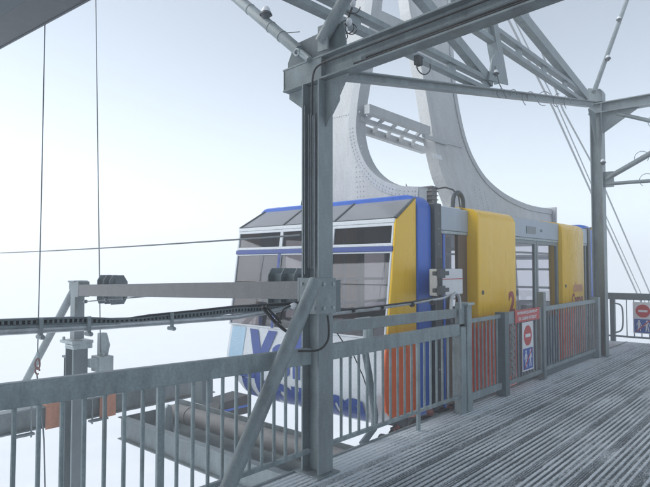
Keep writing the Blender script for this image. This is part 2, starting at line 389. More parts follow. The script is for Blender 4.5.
while v > -3:
    m.box((PU-.024, v-.018, BZ0+.0445), (PU-.020, v, BZ0+.0695)); v -= .04
m.shear().build('perforated_cable_tray', STEEL_D, beam)
m = MB()
for i, (du, dz, r) in enumerate(((-.055, .030, .009), (-.04, .032, .010), (-.05, .046, .007))):
    m.tube([(PU+du, PV-.45-.06*i, BZ0+dz)]+[(PU+du+random.uniform(-.003, .003), PV-.6-.45*j, BZ0+dz+random.uniform(-.004, .004)) for j in range(12)], r, 7)
m.tube(sm([(PU-.095, PV-.03, BZ0-.30), (PU-.099, PV-.032, BZ0-.08), (PU-.104, PV-.045, BZ0+.03), (PU-.10, PV-.085, BZ0+.095), (PU-.085, PV-.18, BZ0+.118), (PU-.075, PV-.3, BZ0+.12)])+[V3((PU-.07, -2, BZ0+.118)), V3((PU-.07, -5.6, BZ0+.118))], .0085, 8)
m.shear().each('cable', BLACK, beam, smooth=True)
gz = BZ1
m = MB(); m.prism([(PU-.008, PV+.355, gz-.015), (PU-.008, PV+.355, gz+.06), (PU-.008, PV+.27, gz+.21), (PU-.008, PV-.30, gz+.25), (PU-.008, PV-.33, gz+.02)], (.016, 0, 0)); m.build('gusset_plate', STEEL_D, beam, .002)

# --- braces up from the near node
p0 = onU(PU-.075, 299, 51); p1 = onU(PU-.075, 225, -12); d = p1-p0; p1 = p0+d*3
br = thing('brace_tube', p0, 'round steel brace slanting up and out to the left from the foreground post head', 'brace', 'tubular roof braces')
m = MB(); m.tube([p0, p1], .052, 14)
for t in (.2, .34, .62): q = p0+d*t; m.tube([q, q+d*.012], .056, 14)
m.build('tube', STEEL, br, smooth=True)
m = MB(); m.tube([p0-d*.12+V3((0, 0, 0)), p0+d*.06], .03, 8); q = p0-d*.03
m.tube(arc(q+V3((-.06, 0, -.01)), .028, 0, 360, 14, (0, -1, 0), (0, 0, 1)), .009, 6); m.build('end_lug', STEEL_L, br, smooth=True)
m = MB(); m.tube([p0+d*.02+V3((0, 0, .05)), p0+d*.3+V3((0, 0, .065)), p0+d*.55+V3((0, 0, .045)), p0+d*.8+V3((0, 0, .07))], .005, 6); m.tube([p0+d*.16+V3((0, 0, .06)), p0+d*.02+V3((0, -.03, .15))], .004, 5)
m.build('wire', BLACK, br, smooth=True)
q0 = onU(PU-.06, 321, 42); q1 = onU(PU-.06, 348, -6); e = q1-q0
br2 = thing('brace_tube', q0, 'steep round steel brace rising right from the foreground post head', 'brace', 'tubular roof braces')
m = MB(); m.tube([q0, q0+e*3.5], .055, 14); m.build('tube', STEEL, br2, smooth=True)
m = MB(); q = q0+e*.1; m.box(tuple(q+V3((-.02, -.06, -.12))), tuple(q+V3((0, .05, .1)))); m.build('end_plate', STEEL, br2, .002)
# tangled wires and insulators by the node
w = thing('wire_loops', onU(PU+.12, 345, 25), 'black wire loops with white insulators tangled beside the steep brace', 'wiring')
m = MB()
for (cx, cy, r) in ((352, 6, 7), (347, 27, 6), (351, 29, 5), (343, 36, 4), (331, 22, 4)):
    c = onU(PU+.12, cx, cy); rr = r*c.length/FPX*.9
    m.tube(arc(c, rr, random.uniform(0, 90), random.uniform(330, 400), 28, (.66, -.75, 0), (0, .1, 1)), .0045, 6)
m.tube([onU(PU+.12, 358, -6), onU(PU+.12, 352, 8), onU(PU+.12, 346, 24), onU(PU+.12, 343, 34), onU(PU+.12, 346, 42)], .009, 7)
m.each('wire', BLACK, w, smooth=True)
m = MB()
for (cx, cy) in ((353, 3), (349, 22), (345, 30)): m.ball(onU(PU+.11, cx, cy), .028, 1, 1, 1.3)
m.each('insulator', LAMPW, w, smooth=True)
# lamp on the left brace
def flood(c, label, s=1.0, up=1):
    t = thing('roof_lamp', c, label, 'lamp', 'small lamps fixed to the roof steel')
    c = V3(c)
    m = MB(); m.tube([c+V3((0, 0, 0)), c+V3((0, 0, .03*s))], .075*s, 14, .06*s); m.tube([c-V3((0, 0, .05*s)), c], .03*s, 10, .06*s); m.build('housing', CHAR, t, smooth=True)
    m = MB(); m.ball(c+V3((0, 0, .031*s)), .055*s, 1, 1, 1.35, 14, True); m.build('dome', LAMPW, t, smooth=True)
    return t
flood(onU(PU-.1, 266, 15), 'small white domed lamp clamped on the left slanting brace', .8)

# --- far post and its frame
FN = onV(FV, 595, 108)       # far node
post2 = thing('support_post', (FU, FV, 0), 'farther slim grey post standing at the fog-faded end of the platform', 'post')
m = MB(); m.box((FU-.1, FV-.11, 0), (FU+.1, FV-.092, FN.z-.1)); m.box((FU-.1, FV+.092, 0), (FU+.1, FV+.11, FN.z-.1)); m.box((FU-.006, FV-.0915, 0), (FU+.006, FV+.0915, FN.z-.1)); m.build('column', STEEL, post2, .003)
m = MB(); m.box((FU-.16, FV-.16, -.03), (FU+.16, FV+.135, -.003)); m.build('base_plate', STEEL, post2)
m = MB(); m.prism([(FU-.008, FV-.1105, FN.z-.1), (FU-.008, FV-.75, FN.z-.1), (FU-.008, FV-.1105, FN.z-.5)], (.016, 0, 0)); m.prism([(FU-.1005, FV-.008, FN.z-.1), (FU-.55, FV-.008, FN.z-.1), (FU-.1005, FV-.008, FN.z-.75)], (0, .016, 0)); m.build('haunch_plate', STEEL, post2)
m = MB(); m.prism([(FU-.115, FV-.13, FN.z+.12), (FU-.115, FV+.13, FN.z+.12), (FU-.115, FV+.13, FN.z+.42), (FU-.115, FV-.1, FN.z+.36), (FU-.115, FV-.13, FN.z+.3)], (.23, 0, 0)); m.build('node_plate', STEEL, post2, .003)
m = MB(); m.box((FU-.02, FV-.28, 3.25), (FU+.02, FV-.1105, 3.55)); m.build('side_lug', STEEL, post2)
fb = thing('roof_beam', (FU, FV, FN.z-.1), 'far hazy I-beam running right from the head of the farther post', 'beam', 'roof beams over the platform')
m = MB(); m.ibeam((FU, FV+.14, FN.z), (FU, -7, FN.z), .2, .2, .018, .012); m.build('beam_section', STEEL, fb)
m = MB(); m.box((FU-.098, FV-.11, FN.z-.08), (FU-.0065, FV-.098, FN.z+.08)); m.build('stiffener', STEEL, fb)
for (a, b, wd, lab) in (((606, 179), (655, 151), .10, 'hazy diagonal brace climbing right from the middle of the farther post'),
                    ((606, 184), (655, 180.5), .07, 'thin hazy horizontal strut right of the farther post'),
                    ((617, 113.5), (655, 122), .075, 'thin hazy strut sloping down right beneath the far roof beam')):
    a = onU(FU, *a); b = onU(FU, *b); b = a+(b-a)*3
    t = thing('brace_tube', a, lab, 'brace', 'tubular roof braces'); m = MB(); m.tube([a, b], wd/2, 10); m.build('tube', STEEL, t, smooth=True)
    m = MB(); d2 = (b-a).normalized()
    for tt in (.7, 1.0):
        q = a+d2*tt; m.tube(arc(q+V3((0, 0, .02)), .12, -60, 220, 18, (0, 1, 0), (0, 0, 1)), .0055, 5)
    m.each('wire_loop', ROPE, t, smooth=True)
a = onV(FV-.05, 594, 92); b = onV(FV-.05, 630, -8)
t = thing('brace_tube', a, 'thin hazy rod rising right from the farther post head to the top edge', 'brace', 'tubular roof braces'); m = MB(); m.tube([a, a+(b-a)*1.6], .045, 10); m.build('tube', STEEL, t, smooth=True)
flood(onV(FV-.12, 608, 59), 'small hazy lamp halfway up the thin rod above the farther post', .8)
flood(onV(FV-.12, 619, 20), 'small hazy lamp near the top of the thin rod', .8)
flood(onU(FU-.12, 603, 163), 'small hazy lamp on the side of the farther post', .8)

# --- trellis girder between the two posts
tr = thing('roof_truss', (PU+.12, FV, 3.2), 'steel lattice girder spanning from the foreground post up to the farther post', 'truss')
def member(name, a, b, w, h, mat=STEEL, gap=None, ext=(0, 0), v=FV):
    A = onV(v, *a); B = onV(v, *b); d = B-A; A = A-d*ext[0]; B = B+d*ext[1]; m = MB()
    if gap is None: m.bar(A, B, w, h, (0, 1, 0))
    else:
        dd = d.normalized(); up = V3((0, 1, 0)).cross(dd)
        for s in (-1, 1):
            m.bar(A+up*s*gap/2, B+up*s*gap/2, w, h, (0, 1, 0))
        L = (B-A).length; n = max(2, int(L/.9))
        for i in range(n+1):
            q = A+(B-A)*(i/n); m.bar(q-dd*.08, q+dd*.08, gap, w*.6, (0, 1, 0))
    return m.build(name, mat, tr, .002)
member('chord', (338, 75), (590, 105), .08, .11)
A = onV(FV, 338, 72); B = onV(FV, 590, 102); m = MB(); m.bar(A+V3((0, -.02, -.012)), B+V3((0, -.02, -.012)), .012, .20, (0, 1, 0)); m.build('chord_flange', STEEL, tr)
member('upright', (501, 83), (488, 10), .15, .14, ext=(0, .8))
member('diagonal', (490, 83), (458, 44), .13, .10, ext=(0, 1.2))
member('paired_diagonal', (486, 85), (376, 31), .06, .09, gap=.14, ext=(0, .9))
member('paired_diagonal', (583, 98), (494, 36), .065, .10, gap=.18, ext=(0, .3))
member('heavy_diagonal', (585, 96), (517, 12), .17, .12, ext=(0, .5))
m = MB(); c = onV(FV-.08, 499, 78); m.prism([c+V3(p) for p in ((-.3, 0, -.1), (.3, 0, -.02), (.2, 0, .2), (-.05, 0, .35), (-.2, 0, .2))], (0, .02, 0)); m.build('node_plate', STEEL, tr)
m = MB()
for i in range(7):
    cx = 503+i*10.5+random.uniform(-3, 3); c = onV(FV-.1, cx, 93+(cx-503)*.13+random.uniform(-1, 3)); sx = random.uniform(.6, 1.3); m.tube(arc(c, .075+random.uniform(-.03, .045), random.uniform(-60, 60), random.uniform(190, 330), 18, (.9*sx, -.4*sx, random.uniform(-.4, .4)), (0, 0, 1)), .0055, 5)
c0 = onV(FV-.1, 495, 66); m.tube([c0, c0+V3((.12, 0, -.2)), c0+V3((.35, 0, -.35))], .007, 5)
m.each('wire_loop', ROPE, tr, smooth=True)
flood(onV(FV-.15, 496, 74), 'small lamp on the lattice girder beside its upright', .55)
w = thing('wire_loops', onV(FV-.1, 420, 62), 'dark plug and wire loop hanging off the lattice girder before the hanger', 'wiring')
c = onV(FV-.1, 421, 63); m = MB(); m.tube(arc(c+V3((.05, 0, -.02)), .09, 90, 380, 14, (.9, -.4, 0), (0, 0, 1)), .007, 5); m.build('wire', BLACK, w, smooth=True)
m = MB(); m.box(tuple(c-V3((.1, .03, .04))), tuple(c+V3((-.01, .03, .06)))); m.build('plug', DARKM, w, .006)

# --- station roof overhead at the left
ra = onZ(4.2, 0, 48); rb = onZ(4.2, 88, 0); dv = (rb-ra).normalized(); pr = V3((-dv.y, dv.x, 0))
if pr.x > 0: pr = -pr
rf = thing('station_roof', ra, 'dark station roof eave overhead in the upper left corner', 'roof')
A = ra-dv*7; B = ra+dv*13
m = MB(); m.hexa([A+pr*.35, B+pr*.35, B+pr*5, A+pr*5]+[p+V3((0, 0, .12)) for p in (A+pr*.35, B+pr*.35, B+pr*5, A+pr*5)]); m.build('soffit', ROOFM, rf)
m = MB(); m.hexa([A, B, B+pr*.349, A+pr*.349]+[p+V3((0, 0, .32)) for p in (A, B, B+pr*.349, A+pr*.349)]); m.build('eave_beam', CHAR, rf, .004)
m = MB(); m.hexa([p-V3((0, 0, .007)) for p in (A-pr*.012, B-pr*.012, B+pr*.01, A+pr*.01)]+[p-V3((0, 0, .001)) for p in (A-pr*.012, B-pr*.012, B+pr*.01, A+pr*.01)]); m.build('drip_edge', CHAR, rf)

# ================================================================== RAILINGS
RV = PV
def vbar(m, u, v, z0, z1, w=.03, t=.012):
    m.box((u-w/2, v-t/2, z0), (u+w/2, v+t/2, z1))
def baluster(parent, u, v, z0, z1, r=.0135, flat=False):
    m = MB()
    if flat: m.box((u-.025, v-.012, z0), (u+.025, v+.012, z1))
    else: m.tube([(u, v, z0), (u, v, z1)], r, 8)
    m.build('post' if flat else 'baluster', RAILM, parent, smooth=not flat)
# section left of the foreground post
rl = thing('guard_railing', (2.2, RV, 0), 'grey railing running left of the foreground post with a broad top rail', 'railing', 'platform guard railings')
def toprail(u): return 1.035+.075*(PU-u)/2.6
m = MB(); U_ = -1.5; h = .135; m.hexa([(U_, RV-.03, toprail(U_)-h), (PU-.10, RV-.03, toprail(PU)-h), (PU-.10, RV+.03, toprail(PU)-h), (U_, RV+.03, toprail(U_)-h), (U_, RV-.03, toprail(U_)), (PU-.10, RV-.03, toprail(PU)), (PU-.10, RV+.03, toprail(PU)), (U_, RV+.03, toprail(U_))]); m.build('top_rail', RAILM, rl, .006)
m = MB(); m.bar((U_, RV, .185), (PU-.10, RV, .185), .035, .035); m.build('bottom_rail', RAILM, rl, .003)
u = 1.285+.126*16
i = 0
us = [1.285+.126*k for k in range(-12, 18)]
for k, u in enumerate(us):
    if u > PU-.13 or u < -1.4: continue
    baluster(rl, u, RV, .2025 if k != 18 else -.05, toprail(u)-h, flat=(k == 18))
# section between the foreground post and the low post
P2U = 6.2
r2 = thing('guard_railing', (5, RV, 0), 'grey railing between the foreground post and the capped low post', 'railing', 'platform guard railings')
m = MB(); m.box((PU+.105, RV-.03, .905), (P2U-.07, RV+.03, 1.04)); m.build('top_rail', RAILM, r2, .006)
m = MB(); m.bar((PU+.10, RV, .185), (P2U-.07, RV, .185), .035, .035); m.build('bottom_rail', RAILM, r2, .003)
n = 19
for k in range(n):
    u = PU+.19+(P2U-.17-PU-.19)*k/(n-1)
    baluster(r2, u, RV, .2025 if k != 11 else -.05, .905, flat=(k == 11))
m = MB(); m.box((P2U-.06, RV-.06, 0), (P2U+.06, RV+.06, 1.25)); m.build('end_post', RAILM, r2, .006)
m = MB(); m.box((P2U-.085, RV-.085, 1.251), (P2U+.085, RV+.085, 1.28)); m.build('post_cap', STEEL_L, r2, .004)
m = MB(); m.box((P2U-.19, RV-.05, -.03), (P2U-.07, RV+.05, 1.0)); m.box((P2U-.2, RV-.03, 1.0), (P2U-.068, RV+.03, 1.27)); m.build('latch_post', RAILM, r2, .005)
# loose bar over the second section
hb = thing('handrail_bar', (PU, RV, 1.13), 'square steel bar running level above the second railing section', 'bar')
m = MB(); m.bar((PU+.105, RV+.02, 1.18), (P2U-.21, RV+.02, 1.165), .05, .105); m.build('bar', STEEL, hb, .005)
m = MB(); m.tube([(PU+.11, RV-.01, 1.30), (4.3, RV-.01, 1.305), (5.1, RV+.0, 1.33), (5.7, RV+.02, 1.35), (6.0, RV+.02, 1.40)], .014, 8); m.build('conduit', ALU, hb, smooth=True)
m = MB(); m.tube([(PU+.11, RV-.04, 1.33), (4.2, RV-.04, 1.33), (5.0, RV-.02, 1.345), (5.5, RV, 1.37)], .009, 7)
for u in (4.0, 4.45, 5.0, 5.4): m.tube([(u, RV-.012, 1.315), (u+.03, RV-.012, 1.317)], .026, 8)
m.build('cable', BLACK, hb, smooth=True)
m = MB(); m.tube([(5.82, RV-.02, 1.22)]+arc((5.93, RV-.02, 1.30), .10, 180, 0, 10, (1, 0, 0), (0, 0, 1))+[(6.04, RV-.02, 1.22)], .02, 8); m.build('handle', ALU, hb, smooth=True)
# railing beyond: low post to gate
GU0, GU1 = 7.25, 8.62
r3 = thing('guard_railing', (6.8, RV, 0), 'short slim railing before the red cabin panel, from capped low post to gate', 'railing', 'platform guard railings')
m = MB(); m.bar((P2U+.062, RV, 1.05), (GU0-.075, RV, 1.05), .04, .05); m.build('top_rail', RAILM, r3, .003)
m = MB(); m.bar((P2U+.062, RV, .13), (GU0-.075, RV, .13), .04, .09); m.build('bottom_rail', RAILM, r3, .003)
for k in range(8): baluster(r3, P2U+.14+k*.105, RV, .175, 1.025, .012)
m = MB(); m.box((GU0-.07, RV-.07, 0), (GU0+.06, RV+.07, 1.1)); m.build('gate_post', STEEL_D, r3, .004)
# gate
gt = thing('platform_gate', (7.95, RV, 0), 'steel platform gate with sign plates and a hanging chain', 'gate')
m = MB(); m.box((GU0+.10, RV-.022, .92), (GU1-.02, RV+.022, 1.09)); m.build('top_panel', STEEL, gt, .003)
m = MB(); m.box((GU0+.075, RV-.025, .1), (GU0+.13, RV+.025, 1.085)); m.box((GU1-.075, RV-.025, .1), (GU1-.02, RV+.025, .919)); m.box((GU0+.1305, RV-.024, .1), (GU1-.0755, RV+.024, .16)); m.build('gate_frame', STEEL, gt, .003)
for k in range(10): baluster(gt, GU0+.2+k*.108, RV, .16, .92, .012)
m = MB(); m.box((GU1, RV-.05, 0), (GU1+.10, RV+.05, 1.32)); m.build('hinge_post', STEEL, gt, .004)
# chain
ch = thing('chain', (GU0+.16, RV-.06, .2), 'steel chain looped down beside the gate frame', 'chain')
m = MB()
for off, zz in ((0, .9), (.05, .88)):
    z = zz
    i = 0
    while z > .22:
        ax = (1, 0, 0) if i % 2 else (0, 1, 0)
        m.tube(arc((GU0+.165+off+.008*math.sin(z*9), RV-.05, z), .026, 0, 360, 8, ax, (0, 0, 1.3)), .007, 5); z -= .046; i += 1
m.build('chain_links', STEEL_L, ch, smooth=True)
# signs
sg = thing('warning_sign', (8.1, RV-.03, .95), 'red sign plate with two lines of white lettering on the gate top', 'sign')
m = MB(); m.box((7.60, RV-.032, .925), (8.50, RV-.026, 1.10)); m.build('plate', SIGNR, sg)
place_text('EMBARQUEMENT', .07, lambda x, y: (7.68+x, RV-.0335, 1.028+y), SIGNW, sg, width=.74, height=.048, offset=.002)
place_text('EN CABINE INTERDIT', .07, lambda x, y: (7.72+x, RV-.0335, .95+y), SIGNW, sg, width=.66, height=.048, offset=.002)
def noentry(org, du, nrm, s, label):
    """white plate: red no-entry disc on top, blue panel with two crossed-out walkers below; origin is the lower left corner"""
    o, du, nrm = V3(org), V3(du).normalized(), V3(nrm).normalized(); up = V3((0, 0, 1))
    W, H = .36*s, .62*s
    t = thing('no_entry_sign', o, label, 'sign')
    P = lambda x, y, k: o+du*x+up*y+nrm*k
    def quad(x0, x1, y0, y1, k0, k1): return [P(x0, y0, k0), P(x1, y0, k0), P(x1, y0, k1), P(x0, y0, k1), P(x0, y1, k0), P(x1, y1, k0), P(x1, y1, k1), P(x0, y1, k1)]
    m = MB(); m.hexa(quad(0, W, 0, H, 0, .004)); m.build('plate', SIGNW, t)
    m = MB(); m.tube([P(W/2, H*.72, .0045), P(W/2, H*.72, .006)], W*.36, 32); m.build('red_disc', SIGNR, t)
    m = MB(); m.hexa(quad(W*.27, W*.73, H*.685, H*.755, .0065, .0075)); m.build('white_bar', SIGNW, t)
    m = MB(); m.hexa(quad(W*.06, W*.94, H*.03, H*.46, .0045, .006)); m.build('blue_panel', SIGNB, t)
    m = MB()
    for cx, lean in ((.30, .0), (.70, .03)):
        m.tube([P(W*cx, H*.395, .0065), P(W*cx, H*.395, .0075)], W*.055, 12)
        for a, b, wd in (((cx, .36), (cx-lean, .22), .10), ((cx-.03, .22), (cx-.07, .07), .05), ((cx+.03, .22), (cx+.07, .07), .05), ((cx-.06, .35), (cx-.12, .24), .035), ((cx+.06, .35), (cx+.12, .24), .035)):
            m.bar(P(W*a[0], H*a[1], .007), P(W*b[0], H*b[1], .007), W*wd, .001, tuple(nrm))
    m.build('walking_figure', SIGNW, t)
    m = MB(); m.bar(P(W*.84, H*.43, .0088), P(W*.16, H*.06, .0088), W*.055, .001, tuple(nrm)); m.build('red_stroke', SIGNR, t)
    return t
noentry((7.83, RV-.03, .22), (1, 0, 0), (0, -1, 0), 1.12, 'white and blue no-entry sign hanging on the bars of the gate')
# railing beyond the gate
r4 = thing('guard_railing', (10, RV, 0), 'hazy slim railing between the gate and the farther post', 'railing', 'platform guard railings')
m = MB(); m.bar((GU1+.102, RV, 1.06), (FU-.42, RV, 1.06), .05, .07); m.build('top_rail', RAILM, r4, .003)
m = MB(); m.bar((GU1+.102, RV, .14), (FU-.42, RV, .14), .04, .05); m.build('bottom_rail', RAILM, r4, .003)
m = MB(); m.box((GU1+.102, RV+.03, .0), (FU-.42, RV+.04, .17)); m.build('kick_plate', STEEL_D, r4)
n = 22
for k in range(n): baluster(r4, GU1+.2+k*(FU-.5-GU1-.2)/(n-1), RV, .165, 1.025, .012)
m = MB(); m.box((FU-.42, RV-.07, 0), (FU-.28, RV+.07, 1.13)); m.build('end_post', RAILM, r4, .004)
m = MB(); m.box((FU-.27, RV-.02, .1), (FU-.12, RV+.02, 1.08)); m.build('infill_plate', RAILM, r4)
# fence across the far end of the platform
EU = 14.1
ex = MB(); ex.box((13.0, EDGE+.021, -.16), (14.3, 4.2, -.02)); struct(ex.build('platform_corner', PANM))
ff = thing('end_railing', (EU, 1, 0), 'hazy railing across the far end of the platform right of the farther post', 'railing')
m = MB(); m.bar((EU, 3.8, 1.03), (EU, -6, 1.03), .07, .15); m.build('top_rail', STEEL_D, ff, .004)
m = MB(); m.bar((EU, 3.8, .12), (EU, -6, .12), .04, .04); m.build('bottom_rail', RAILM, ff)
for v in (3.62, 1.6, -.4, -2.4): m = MB(); m.box((EU-.05, v-.05, 0), (EU+.05, v+.05, .954)); m.build('post', STEEL_D, ff, .004)
for k in range(50):
    v = 3.33-k*.15
    if min(abs(v-q) for q in (1.6, -.4, -2.4)) < .07: continue
    m = MB(); m.tube([(EU, v, .141), (EU, v, .954)], .012, 8); m.build('baluster', RAILM, ff, smooth=True)
m = MB(); m.tube(sm([(EU-.06, 3.57, .87), (EU-.06, 3.45, .84), (EU-.06, 3.40, .72), (EU-.06, 3.40, .38), (EU-.06, 3.45, .25), (EU-.06, 3.57, .2)]), .018, 8); m.build('bent_tube', RAILM, ff, smooth=True)
noentry((EU-.06, 3.19, .22), (0, -1, 0), (-1, 0, 0), 1.12, 'hazy no-entry sign on the railing at the far platform end')

# ================================================================== SIDE STRUCTURE LEFT OF THE POST
MU, MV = 3.62, 7.86
mast = thing('outer_mast', (MU, MV, -9), 'outer steel mast beyond the left railing holding the brown barrier beam', 'mast')
m = MB(); m.box((MU-.07, MV-.07, .70), (MU+.07, MV+.07, 1.49)); m.build('upper_post', STEEL, mast, .006)
m = MB(); m.box((MU-.15, MV-.19, .645), (MU+.15, MV+.2, .685)); m.box((MU-.12, MV-.16, .57), (MU+.15, MV+.10, .644)); m.tube([(MU-.13, MV+.02, .62), (MU-.13, MV-.2, .62)], .02, 8); m.tube([(MU-.13, MV+.12, .69), (MU-.13, MV+.12, .73)], .02, 8); m.build('joint_plate', STEEL_L, mast, .004)
m = MB(); m.ibeam((MU, MV, -9), (MU, MV, .569), .26, .20, .018, .014, (0, 1, 0)); m.build('lower_column', STEEL_D, mast, .004)
m = MB(); m.tube([(MU-.07, MV-.05, -9), (MU-.07, MV-.05, .55)], .014, 8); m.build('conduit', STEEL_L, mast, smooth=True)
m = MB(); m.box((MU-.06, MV+.16, -9), (MU+.06, MV+.172, .42)); m.box((MU-.06, MV+.25, -9), (MU+.06, MV+.262, .42)); m.box((MU-.08, MV+.14, .4205), (MU+.08, MV+.28, .45)); m.build('guide_channel', STEEL_D, mast, .003)
m = MB(); m.box((MU+.22, MV-.25, .22), (MU+.42, MV+.02, .44)); m.prism([(MU+.28, MV-.13, .4405), (MU+.40, MV-.13, .4405), (MU+.43, MV-.13, .58), (MU+.38, MV-.13, .76), (MU+.28, MV-.13, .76)], (0, .1, 0)); m.box((MU+.10, MV-.2, .3), (MU+.219, MV-.1, .42)); m.tube([(MU+.3, MV-.19, .4405), (MU+.3, MV-.19, .49)], .02, 8); m.build('latch_block', STEEL_L, mast, .012)
m = MB(); m.box((MU-.1, MV-.10, 1.4905), (MU+.1, MV+.10, 1.515)); m.box((MU-.09, MV-.21, 1.29), (MU+.07, MV-.0705, 1.505)); m.build('head_clamp', STEEL, mast, .006)
a = onU(MU, 76, 286); b = onU(MU, 20, 392)
st = thing('strut_tube', a, 'grey tube slanting down left from the top of the outer mast', 'strut')
m = MB(); m.tube([a, a+(b-a)*2.2], .055, 12); m.build('tube', STEEL, st, smooth=True)
m = MB(); m.box(tuple(a+V3((-.05, -.02, -.05))), tuple(a+V3((.05, .11, .07)))); m.build('end_plate', STEEL, st, .004)
# barrier beam
A = V3((PU-.02, PV+.128, 1.512)); B = V3((MU-.02, MV-.215, 1.385))
bb = thing('barrier_beam', (PU, 5.3, 1.38), 'brownish grey box beam spanning level from the foreground post to the outer mast', 'beam')
m = MB(); m.bar(A, B, .14, .155); m.build('box_section', BROWN, bb, .006)
def fins(c, name):
    m = MB()
    for i in range(3):
        y = c.y+(i-1)*.17
        m.prism([(c.x+.075, y-.007, c.z-.13), (c.x+.10, y-.007, c.z-.19), (c.x+.28, y-.007, c.z-.19), (c.x+.33, y-.007, c.z-.1), (c.x+.33, y-.007, c.z+.11), (c.x+.27, y-.007, c.z+.2), (c.x+.12, y-.007, c.z+.2), (c.x+.075, y-.007, c.z+.13)], (0, .014, 0))
    m.box((c.x+.14, c.y-.22, c.z-.15), (c.x+.24, c.y+.22, c.z+.15))
    m.each(name, STEEL_D, bb, .002)
fins(A.lerp(B, .09)+V3((.0, 0, .0)), 'fin_bracket'); fins(A.lerp(B, .90), 'fin_bracket')
a = B+V3((.0, .15, -.17)); b = A.lerp(B, .58)+V3((0, 0, -.12))
m = MB(); b = A.lerp(B, .45)+V3((0, 0, -.04)); m.tube([a, b], .008, 6)
for t in (.08, .32, .5): q = a.lerp(b, t); m.tube([q, q+(b-a)*.018], .024, 8)
m.build('tie_wire', ROPE, bb, smooth=True)
# brace of the foreground post
a = V3((PU-.16, PV-.13, 1.60)); b = onV(PV-.18, 226, 492)
sb = thing('post_brace', b, 'round galvanised brace leaning against the foreground post in front of the railing', 'brace')
m = MB(); m.tube([a, b, b+(b-a)*.08], .056, 18); m.build('tube', STEEL, sb, smooth=True)
# bundle of cable tray and conduits above the left railing
ct = thing('cable_ladder', (2, RV+.1, 1.3), 'perforated cable tray with conduits running above the left railing', 'cable tray')
def path(pxs, v): return [onV(v, *p) for p in pxs]
tp = path([(-60, 324), (0, 323), (40, 321.5), (80, 320), (112, 321.5), (140, 320.5), (170, 317), (200, 314), (235, 310), (262, 309), (285, 308)], RV+.12)
m = MB()
for i in range(len(tp)-1):
    a, b = tp[i], tp[i+1]; d = b-a
    for s in (-.016, .016): m.bar(a+V3((0, 0, s)), b+V3((0, 0, s)), .05, .011)
    n = max(2, int(d.length/.028))
    for j in range(n): q = a+d*(j/n); m.bar(q, q+d*(.4/n), .004, .026, (0, 0, 1), .023)
    m.bar(a+V3((0, 0, -.023)), b+V3((0, 0, -.023)), .05, .003)
m.build('perforated_tray', STEEL_D, ct)
m = MB()
for j, (dz, r) in enumerate(((-.005, .012), (-.012, .01), (.002, .009))):
    m.tube([p+V3((0, -.01+.016*j, dz+random.uniform(-.004, .004))) for p in tp], r, 7)
m.tube(path([(112, 322), (150, 316), (190, 312), (235, 307), (300, 303)], RV+.11), .013, 7)
m.build('cable', BLACK, ct, smooth=True)
m = MB(); m.tube(path([(-60, 333), (0, 332), (85, 327.5), (160, 322.5), (235, 317), (264, 312.5), (283, 309), (292, 306)], RV+.1), .02, 9); m.build('conduit', ALU, ct, smooth=True)
m = MB(); m.tube(path([(-60, 326), (0, 327.5), (60, 326), (120, 323.5)], RV+.09), .009, 7)
for px in (41, 89, 172): c = onV(RV+.08, px, 329-(px-41)*.055); m.bar(c+V3((0, 0, -.05)), c+V3((0, 0, .06)), .016, .02); m.tube([c+V3((0, -.03, -.045)), c+V3((0, .04, -.045))], .014, 6)
m.build('clamp', STEEL, ct, smooth=True)
m = MB(); m.tube(sm(path([(262, 307), (268, 314), (276, 323), (286, 331)], RV+.02)), .014, 7); m.tube(sm(path([(266, 306), (273, 314), (281, 323)], RV+.0)), .01, 7); m.tube(sm(path([(296, 304), (284, 309), (281, 318), (277, 324)], RV-.05)), .008, 6); m.build('loose_cable', BLACK, ct, smooth=True)
m = MB(); m.ball(onV(RV-.06, 294, 306), .035, 1, 1, .8); m.build('junction_cap', LAMPW, ct, smooth=True)
# hanging cables from the eave and the wire
e1 = onU(2.42, 45, 20); e2 = onU(2.42, 38, 380); hc = thing('hanging_cable', e2, 'leftmost thin steel cable hanging from the roof eave with a red hook', 'cable', 'cables hanging at the left')
m = MB(); m.tube([e1+V3((0, 0, .3)), e1, e1.lerp(e2, .5)+V3((0, .004, 0)), onU(2.42, 37.5, 357)], .006, 6); m.tube([onU(2.42, 37, 375), onU(2.42, 41, 405), onU(2.42, 44, 440), onU(2.42, 45, 490)], .008, 6); m.build('wire', ROPE, hc, smooth=True)
m = MB(); c = onU(2.42, 37.5, 364); m.tube(arc(c, .028, 0, 360, 12, (.5, -.8, 0), (0, 0, 2.0)), .009, 6); m.tube(arc(c-V3((0, 0, .07)), .025, 0, 300, 12, (.5, -.8, 0), (0, 0, 1.4)), .009, 6); m.build('hook', EDGER, hc, smooth=True)
m = MB(); c = onU(2.42, 38, 352); m.tube([c, c-V3((0, 0, .06))], .016, 8, .02); m.build('ferrule', STEEL_L, hc, smooth=True)
f1 = onU(2.42, 95.5, -14); f2 = onU(2.42, 100.5, 330)
hc2 = thing('hanging_cable', f2, 'thin steel cable hanging from the top edge down behind the brown barrier beam', 'cable', 'cables hanging at the left')
f1 = onU(3.9, 95.5, -20); f2 = onU(3.9, 100.5, 352)
m = MB(); m.tube([f1+(f1-f2)*.4, f1, f2], .0078, 6); m.build('wire', ROPE, hc2, smooth=True); hc2.location = hc2.location
w = tag(MB().tube(sag((PU-.1, PV+.1, 1.985), (PU, 16, 2.0), .05), .009, 6).build('guy_wire', ROPE, smooth=True), 'taut horizontal wire crossing the fog from the left edge to the foreground post', 'wire')

